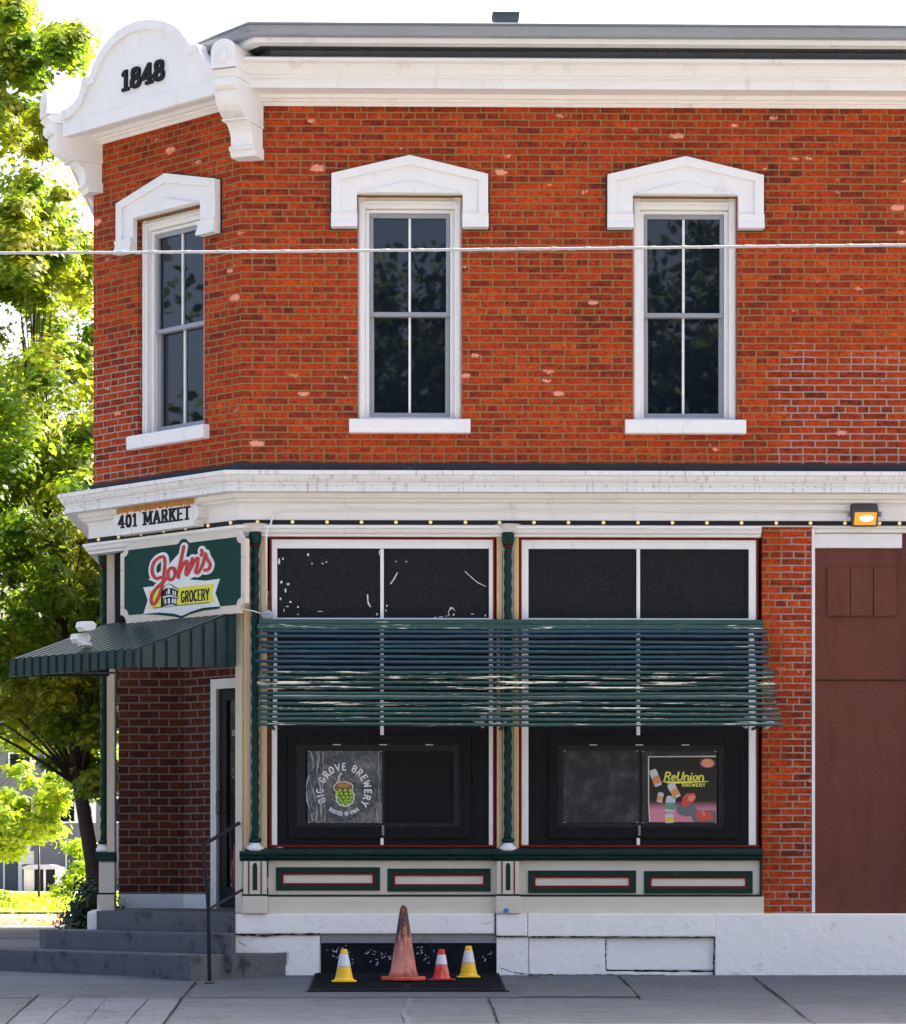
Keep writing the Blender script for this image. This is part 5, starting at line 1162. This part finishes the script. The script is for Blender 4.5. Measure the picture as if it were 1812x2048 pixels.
# --------------------------------------------------------------- overhead cable
mb = MB(W); Yc = -5.2
pp = []
for px, py in [(-500, 508), (0, 506), (300, 504.5), (600, 502.5), (906, 499.5), (1212, 496.5), (1500, 493), (1812, 490), (2300, 483)]:
    v = at(px, py, Yc); pp.append((v.x, -v.y, v.z))
mb.tube([tuple(Vector(p)+Vector((0, 0, .0))) for p in pp], .0105, 8)
pth = []
for i in range(len(pp)-1):
    for k in range(26):
        v = Vector(pp[i]).lerp(Vector(pp[i+1]), k/26); a = (i*26+k)*1.1; pth.append((v.x, v.y+.011*math.cos(a), v.z+.011*math.sin(a)))
mb.tube(pth, .0035, 5)
o = mb.build('overhead_cable', flat('cable_grey', (.40, .42, .46), .4)); tag(o, 'pale grey overhead cable crossing in front of the upper windows', 'cable')
# --------------------------------------------------------------- foliage
LEAF = np.array([(0, -.05), (.40, -.04), (.30, .20), (.60, .42), (.27, .52), (0, 1.0), (-.27, .52), (-.60, .42), (-.30, .20), (-.40, -.04)], dtype=np.float64)
LEAF_S = np.array([(0, 0), (.32, .35), (.2, .8), (0, 1), (-.2, .8), (-.32, .35)], dtype=np.float64)
def leaf_mesh(name, centers, size, mat, parent, seed=0, shape=LEAF, up=.6, jit=.35):
    rs = np.random.RandomState(seed); N = len(centers); K = len(shape)
    nrm = rs.normal(size=(N, 3)); nrm[:, 2] = np.abs(nrm[:, 2])*1.0+up; nrm /= np.linalg.norm(nrm, axis=1)[:, None]
    t = rs.normal(size=(N, 3)); t[:, 2] -= .4; t -= nrm*np.sum(t*nrm, 1)[:, None]; t /= np.linalg.norm(t, axis=1)[:, None]; b = np.cross(nrm, t)
    sz = size*(1-jit+2*jit*rs.rand(N))
    sh = shape-np.array([0, .4])
    V = centers[:, None, :]+sz[:, None, None]*(sh[None, :, 0, None]*b[:, None, :]+sh[None, :, 1, None]*t[:, None, :]+(-np.abs(sh[None, :, 0, None])**1.0*.35)*nrm[:, None, :])
    o0 = np.array(WL[parent.name]) if parent is not None else centers.mean(0)*np.array([1, 1, 0])
    V = (V-o0).reshape(-1, 3)
    me = bpy.data.meshes.new(name); me.vertices.add(N*K); me.vertices.foreach_set('co', V.ravel())
    me.loops.add(N*K); me.loops.foreach_set('vertex_index', np.arange(N*K, dtype=np.int32))
    me.polygons.add(N); me.polygons.foreach_set('loop_start', np.arange(0, N*K, K, dtype=np.int32)); me.polygons.foreach_set('loop_total', np.full(N, K, dtype=np.int32))
    me.update(calc_edges=True); me.materials.append(mat)
    ob = bpy.data.objects.new(name, me); COL.objects.link(ob)
    if parent is not None: ob.parent = parent
    else: ob.location = o0
    WL[ob.name] = Vector(o0); return ob
def leaf_mat(name, a, b, c, trans=.55, yel=None):
    g = G(name); ge = g.n.new('ShaderNodeNewGeometry')
    col = g.ramp(ge.outputs['Random Per Island'], [(0, a), (.5, b), (1, c)])
    if yel is not None:
        m = g.step(g.noise(.55, 3, .5), .45, .62); col = g.mix(g.M('MULTIPLY', m, .6), col, yel)
    g.fin(col, .5, spec=.3); tr = g.n.new('ShaderNodeBsdfTranslucent'); tc_ = g.mix(.55, col, tuple(min(1, x*1.5) for x in c)); g.L(tc_, tr.inputs[0])
    ms = g.n.new('ShaderNodeMixShader'); ms.inputs[0].default_value = trans; g.L(g.b.outputs[0], ms.inputs[1]); g.L(tr.outputs[0], ms.inputs[2]); g.L(ms.outputs[0], g.out.inputs[0]); return g.m
m_leaf = leaf_mat('maple_leaf', (.018, .08, .008), (.055, .17, .010), (.20, .30, .012), .52, yel=(.50, .36, .012))
m_leaf2 = leaf_mat('bright_leaf', (.07, .20, .012), (.18, .34, .014), (.40, .46, .02), .55)
m_leaf3 = leaf_mat('dark_shrub_leaf', (.006, .018, .010), (.012, .035, .014), (.03, .06, .016), .2)
m_bark = paint('bark', (.075, .058, .048), .9, .4, 12, (.16, .09, .04), .4, .5, .7, (3, 3, .6), 4, bump=.8, bscale=25)
def tree(name, label, cat, base, trunk_h, trunk_r, clusters, leaf_n, leaf_s, mat, seed, limbs=None, up=.6, spread=.42, group=None, lean=(0, 0), shape=LEAF):
    rs = np.random.RandomState(seed); rnd = random.Random(seed)
    t = thing(name, label, cat, base, group)
    m = MB(W); bx, by, bz = base
    top = Vector((bx+lean[0], -by+lean[1], bz+trunk_h)); bb = Vector((bx, -by, bz-.1))
    path = [bb.lerp(top, k/8)+Vector((rnd.uniform(-.04, .04), rnd.uniform(-.04, .04), 0))*(0 if k == 0 else 1) for k in range(9)]
    m.tube([tuple(p) for p in path], [trunk_r*(1.25 if k == 0 else 1)*(1-.75*k/8) for k in range(9)], 12); m.build('trunk', m_bark, t)
    m = MB(W)
    for c in clusters[::max(1, len(clusters)//48)]:
        cw = Vector((c[0], -c[1], c[2])); k = min(7, max(2, int(8*(c[2]-bz)/trunk_h*.62))); s0 = path[k]
        mid = s0.lerp(cw, .5)+Vector((rnd.uniform(-.3, .3), rnd.uniform(-.3, .3), rnd.uniform(0, .5)))*(cw-s0).length*.18
        r0 = trunk_r*.30*(1-k/11); m.tube([tuple(s0), tuple(s0.lerp(mid, .5)+Vector((0, 0, .05))), tuple(mid), tuple(mid.lerp(cw, .6)), tuple(cw)], [r0, r0*.7, r0*.45, r0*.28, r0*.12], 6)
    m.build('limbs', m_bark, t)
    n = len(clusters); C_ = np.array(clusters); pts = np.repeat(C_[:, :3], leaf_n, axis=0); off = rs.normal(size=pts.shape); r_ = np.repeat(C_[:, 3], leaf_n)
    off = np.clip(off, -2.1, 2.1)*.60*r_[:, None]; off[:, 2] *= .60
    leaf_mesh('crown', pts+off, leaf_s, mat, t, seed, up=up, shape=shape); return t
def ell_clusters(c, r, n, rc, seed, zmin=None, shell=.35, prof=None):
    rs = np.random.RandomState(seed); out = []
    while len(out) < n:
        p = rs.uniform(-1, 1, 3); l_ = np.linalg.norm(p)
        if l_ > 1 or l_ < shell*rs.rand(): continue
        x = np.array(c)+p*np.array(r)
        if zmin and x[2] < zmin: continue
        out.append((x[0], x[1], x[2], rs.uniform(rc*.6, rc*1.35)))
    return out
# big maple at the left
HY = 20.0
tb0 = at(201, 1860, HY)
cl = ell_clusters((-6.55, HY, 7.6), (2.9, 3.4, 5.4), 250, .40, 4, zmin=3.2)
rs = np.random.RandomState(99)
def add_px(lst, cl, n, rc, seed, Yr=(HY-2.5, HY+3)):
    rr = np.random.RandomState(seed)
    for k in range(n):
        i = rr.randint(len(lst)); px, py, sp = lst[i]
        v = at(px+rr.uniform(-sp, sp), py+rr.uniform(-sp, sp), rr.uniform(*Yr)); cl.append((v.x, v.y, v.z, rr.uniform(rc*.6, rc*1.25)))
clv = [c for c in cl]
def vis(c):
    # keep clusters out of the open sky gaps the photograph shows around the crown
    px = PX0-math.tan(YAW)*F+c[0]/(c[1]+DIST)*F; py = PY0-(c[2]-ZC)/(c[1]+DIST)*F
    for gx_, gy_, gr in [(95, 20, 55), (190, 60, 40), (60, 265, 30), (95, 335, 34), (165, 420, 38), (120, 170, 20), (55, 210, 14), (20, 165, 12), (15, 640, 14), (60, 790, 22), (150, 640, 18), (30, 740, 16), (150, 800, 14), (200, 300, 70), (165, 560, 12), (75, 550, 12), (100, 1560, 35), (170, 1620, 40), (160, 1500, 15), (50, 1700, 45)]:
        if (px-gx_)**2+(py-gy_)**2 < (gr*.8+c[3]*30)**2: return False
    return True
add_px([(30, 120, 45), (130, 90, 28), (20, 230, 40), (60, 260, 40), (90, 430, 70), (50, 540, 60), (150, 520, 40), (60, 480, 60), (130, 700, 60), (40, 880, 70), (140, 930, 60), (60, 1050, 80), (170, 1100, 60), (100, 1200, 90), (60, 1320, 70), (160, 1380, 50), (190, 1250, 50), (150, 1480, 45), (170, 1430, 50), (60, 1400, 60), (140, 1330, 60), (190, 1340, 40), (205, 1560, 15), (30, 20, 25)], clv, 430, .27, 8)
clv = [c for c in clv if vis(c)]
tree('maple_tree', 'tall yellow green maple tree left of the building with trunk behind the porch', 'tree', (tb0.x, HY, 0), 9.5, .135, clv, 165, .095, m_leaf, 12, lean=(-1.2, 0))
# lower bright tree nearer the lawn
cl2 = []
add_px([(20, 1480, 40), (60, 1560, 45), (20, 1620, 40), (100, 1640, 28), (60, 1660, 25), (10, 1690, 20), (110, 1590, 20), (-60, 1560, 60), (-60, 1640, 40)], cl2, 80, .26, 18, (32, 35))
tb1 = at(-90, 1800, 34)
tree('young_tree', 'low bright green tree with drooping branches in front of the grey building', 'tree', (tb1.x, 34, 0), 4.5, .07, cl2, 80, .12, m_leaf2, 31)
clb = []; add_px([(30, 950, 90), (130, 900, 70), (60, 1150, 90), (150, 1150, 60), (60, 1330, 80), (160, 1330, 60), (100, 1430, 60), (20, 760, 60), (110, 560, 60), (60, 480, 50), (180, 1480, 25), (170, 1560, 16)], clb, 230, .36, 28, (29, 33))
tbb = at(214, 1800, 31)
tree('maple_tree', 'dense darker green maple standing behind the tall yellow green one', 'tree', (tbb.x, 31, 0), 8.5, .13, clb, 110, .13, m_leaf, 55)
# shrubs
cl3 = []; add_px([(150, 1690, 12), (165, 1740, 14), (170, 1700, 12), (145, 1765, 12), (125, 1785, 8), (180, 1770, 14)], cl3, 40, .28, 5, (62, 66))
v = at(160, 1790, 64)
tree('tall_shrub', 'bright yellow green shrub behind the dark bush at the left', 'shrub', (v.x, 64, 0), 1.6, .05, cl3, 90, .13, m_leaf2, 6, shape=LEAF_S)
cl4 = []; add_px([(190, 1790, 14), (175, 1820, 18), (200, 1830, 15), (165, 1845, 12), (195, 1862, 12), (180, 1865, 12)], cl4, 60, .17, 9, (2.6, 4.0))
v = at(188, 1868, 3.2)
tree('dark_bush', 'dark green clipped bush beside the left end of the steps', 'bush', (v.x, 3.2, 0), .5, .03, cl4, 170, .045, m_leaf3, 10, shape=LEAF_S, up=.2)
# treetop tip at upper left corner belongs to the maple; distant trees behind
rsd = [(-25, 120, 7, 'far tree with broad green crown behind the grey building, seen at the left edge'), (-17.5, 128, 6, 'far rounded tree behind the grey building near the brick wall')]
cl5 = ell_clusters((-24, 118, 8), (6, 5, 6), 60, 1.4, 41)
tree('far_tree', 'distant green tree beyond the grey building at the far left', 'tree', (-24, 118, 0), 6, .3, cl5, 90, .42, m_leaf, 42, shape=LEAF_S)
# --------------------------------------------------------------- lawn and far things at left
g = G('lawn'); c = g.mix(g.step(g.noise(3, 5, .6), .3, .7), (.09, .17, .012), (.24, .30, .02)); g.bump(g.noise(30, 4), .6, .03); m_lawn = g.fin(c, .9)
def strip_(name, Y0, Y1, x0, x1, z, mat, label, kind='structure'):
    mb = MB(W); mb.quad([(x0, -Y0, z), (x1, -Y0, z), (x1, -Y1, z), (x0, -Y1, z)]); o = mb.build(name, mat, recalc=False)
    if o.data.polygons[0].normal.z < 0: o.data.flip_normals()
    o['kind'] = kind; o['label'] = label; o['category'] = name.replace('_', ' '); return o
yy = lambda py: ground(80, py, 0).y
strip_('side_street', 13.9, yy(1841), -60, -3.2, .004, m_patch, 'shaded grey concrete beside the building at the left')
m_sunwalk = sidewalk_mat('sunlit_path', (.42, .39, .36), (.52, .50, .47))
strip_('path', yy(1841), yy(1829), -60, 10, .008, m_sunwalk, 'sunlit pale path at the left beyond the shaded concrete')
strip_('lawn', yy(1827), yy(1788), -60, 10, .03, m_lawn, 'sunlit green lawn in front of the grey building')
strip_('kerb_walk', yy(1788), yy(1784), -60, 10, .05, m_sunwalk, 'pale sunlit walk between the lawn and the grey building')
def scatter(name, n, x0, x1, y0, y1, z, s, mat, label, cat, seed, up=1.5, shape=LEAF_S, hz=.05):
    rs = np.random.RandomState(seed); P_ = np.stack([rs.uniform(x0, x1, n), rs.uniform(y0, y1, n), z+rs.rand(n)**2*hz], 1); o = leaf_mesh(name, P_, s, mat, None, seed, up=up, shape=shape)
    o['kind'] = 'stuff'; o['label'] = label; o['category'] = cat
m_dry = leaf_mat('dry_leaf', (.30, .10, .03), (.45, .22, .07), (.62, .42, .22), .3)
scatter('fallen_leaves', 1500, -16, -2, yy(1852), yy(1836), .012, .16, m_dry, 'fallen brown leaves scattered along the pale path', 'leaves', 3, hz=.10)
scatter('lawn_grass', 12000, -16, -3, yy(1827), yy(1790), .03, .10, m_leaf2, 'sunlit grass blades on the lawn at the left', 'grass', 4, up=.2, hz=.12)
cl6 = []; add_px([(12, 1810, 14), (5, 1795, 10), (-20, 1805, 20)], cl6, 22, .16, 15, (44, 46)); v = at(8, 1822, 45)
tree('small_shrub', 'low green shrub on the lawn at the left edge', 'shrub', (v.x, 45, 0), .4, .03, cl6, 60, .09, m_leaf2, 16, shape=LEAF_S)
# grey building
Yg = 100.0
m_grey = paint('grey_siding', (.17, .17, .19), .8, .08, 1, bump=0); m_lgrey = paint('pale_panel', (.40, .40, .43), .7, .05, 1, bump=0)
def gx(px): return at(px, 1700, Yg).x
def gzz(py): return at(100, py, Yg).z
gbx0, gbx1 = gx(-260), gx(420)
gb_ = thing('grey_building', 'grey apartment building with white window frames far behind the trees', 'building', ((gbx0+gbx1)/2, Yg+6, 0))
mb = MB(W); mb.box(gbx0, gbx1, -Yg-12, -Yg, -.1, gzz(1365)); mb.build('wall', m_grey, gb_)
mb = MB(W); mb.box(gbx0-.3, gbx1+.3, -Yg-12.3, -Yg+.3, gzz(1365)+.001, gzz(1365)+.3); mb.build('roof', m_lgrey, gb_)
def gwin(x0, x1, y0, y1, open_=True):
    m = MB(W); a, b, c, d_ = gx(x0), gx(x1), gzz(y1), gzz(y0); f = .07
    m.box(a-f, b+f, -Yg, -Yg+.06, c-f, c); m.box(a-f, b+f, -Yg, -Yg+.06, d_, d_+f); m.box(a-f, a, -Yg, -Yg+.06, c, d_); m.box(b, b+f, -Yg, -Yg+.06, c, d_)
    wn_ = m.build('window', m_signwhite, gb_); m = MB(W); m.box(a, b, -Yg, -Yg+.02, c, d_); m.build('pane', m_glass, wn_)
for a_ in [(110, 149, 1596, 1643), (92, 131, 1508, 1551), (20, 60, 1508, 1551), (20, 62, 1596, 1643), (-60, -20, 1508, 1551), (-60, -20, 1596, 1643), (230, 270, 1508, 1551), (230, 270, 1596, 1643), (92, 131, 1420, 1463), (20, 60, 1420, 1463), (150, 188, 1420, 1463)]: gwin(*a_)
mb = MB(W); mb.box(gx(151), gx(192), -Yg, -Yg+.05, gzz(1646), gzz(1594)); bn = mb.build('banner', m_signwhite, gb_)
mb = MB(W)
def gpoly(pts, d): mb.poly([(gx(x), gzz(y)) for x, y in pts], -Yg+.05, -Yg+.05+d)
gpoly([(163, 1642), (163, 1628), (159, 1624), (164, 1614), (168, 1606), (177, 1606), (182, 1615), (184, 1628), (177, 1632), (176, 1643)], .01); gpoly([(168, 1610), (167, 1602), (172, 1599), (177, 1602), (177, 1611)], .012)
mb.build('printed_figure', m_greydark, bn)
mb = MB(W)
for a_ in [(131, 134, 1680, 1784), (7, 10, 1700, 1784), (37, 44, 1706, 1784)]: mb = MB(W); mb.box(gx(a_[0]), gx(a_[1]), -Yg, -Yg+.1, gzz(a_[3]), gzz(a_[2])); mb.build('white_post', m_signwhite, gb_)
for a_ in [(11, 34, 1708, 1784), (137, 150, 1690, 1772), (-40, 0, 1700, 1784)]:
    mb = MB(W); mb.box(gx(a_[0]), gx(a_[1]), -Yg, -Yg+.03, gzz(a_[3]), gzz(a_[2])); mb.build('garage_door', m_brown if False else m_soffit, gb_)
for a_ in [(44, 68, 1702, 1728)]:
    mb = MB(W); mb.box(gx(a_[0]), gx(a_[1]), -Yg, -Yg+.06, gzz(a_[3]), gzz(a_[2])); mb.build('wall_panel', m_signwhite, gb_)
mb = MB(W); mb.poly([(gx(30), gzz(1690)), (gx(44), gzz(1676)), (gx(63), gzz(1692)), (gx(60), gzz(1702)), (gx(34), gzz(1706))], -Yg, -Yg+.3); mb.build('porch_gable', m_signwhite, gb_)
# kiosk
Yk = 94.0
def kx(px): return at(px, 1700, Yk).x
def kz(py): return at(80, py, Yk).z
kk = thing('white_shelter', 'small white roofed shelter with dark doors in front of the grey building', 'shelter', ((kx(47)+kx(118))/2, Yk+1, 0))
mb = MB(W); mb.box(kx(48), kx(118), -Yk-2, -Yk, 0, kz(1737)); mb.build('body', m_signwhite, kk)
mb = MB(W); mb.poly([(kx(46), kz(1738)), (kx(46), kz(1734)), (kx(62), kz(1729)), (kx(100), kz(1729)), (kx(120), kz(1735)), (kx(120), kz(1738))], -Yk-2.1, -Yk+.25); mb.build('roof', m_lgrey, kk)
for a_ in ((69, 87), (92, 110)):
    mb = MB(W); mb.box(kx(a_[0]), kx(a_[1]), -Yk, -Yk+.03, 0, kz(1739)); mb.build('door', m_black, kk)
mb = MB(W); mb.box(kx(50), kx(66), -Yk, -Yk+.03, 0, kz(1739)); mb.build('side_panel', m_cream, kk)
# thin lamp post
v = at(78, 1790, 60); vt = at(78, 1690, 60)
lp = thing('lamp_post', 'thin black lamp post standing on the far lawn', 'lamp post', (v.x, 60, 0))
mb = MB(W); mb.lathe(v.x, -60, [(.05, 0), (.035, .2), (.025, vt.z)], 8); mb.build('pole', m_iron, lp)
mb = MB(W); mb.lathe(v.x, -60, [(.025, vt.z), (.10, vt.z+.1), (.13, vt.z+.35), (.05, vt.z+.42), (.01, vt.z+.5)], 10); mb.build('lantern', m_iron, lp)
# --------------------------------------------------------------- tree line across the street (seen mirrored in the window panes)
P_ = []
rs = np.random.RandomState(77)
for (cx_, cy_, h_, w_) in [(9, -47, 17.5, 6), (2.4, -50, 19.0, 3.4), (-1.6, -52, 18.2, 3), (8, -50, 20, 4), (-5, -52, 11, 5), (17, -48, 17, 6), (-14, -50, 13, 5), (26, -50, 15, 6), (-26, -46, 14, 6), (11, -53, 18, 6), (6.5, -48, 15.5, 4)]:
    for (x, y, z, r_) in ell_clusters((cx_, cy_, h_*.55), (w_, 3, h_*.45), 110, 1.1, int(cx_*3+99)):
        o_ = rs.normal(size=(170, 3)); o_ /= np.linalg.norm(o_, axis=1)[:, None]; P_.append(np.array([x, y, z])+o_*r_*(rs.rand(170, 1)**.5))
for (cx_, cy_, h_, w_) in [(-34, 2, 14, 5), (-30, -7, 12, 4), (-36, 10, 15, 5)]:
    for (x, y, z, r_) in ell_clusters((cx_, cy_, h_*.55), (3, w_, h_*.42), 70, 1.1, int(cx_*3+199)):
        o_ = rs.normal(size=(30, 3)); o_ /= np.linalg.norm(o_, axis=1)[:, None]; P_.append(np.array([x, y, z])+o_*r_*(rs.rand(30, 1)**.5))
m_leafd = leaf_mat('opposite_leaf', (.010, .03, .008), (.02, .055, .010), (.06, .08, .012), .2)
o = leaf_mesh('tree_line', np.concatenate(P_), .27, m_leafd, None, 5, shape=LEAF_S, up=.1); o['kind'] = 'stuff'; o['label'] = 'dark trees across the street, seen mirrored in the window panes'; o['category'] = 'trees'
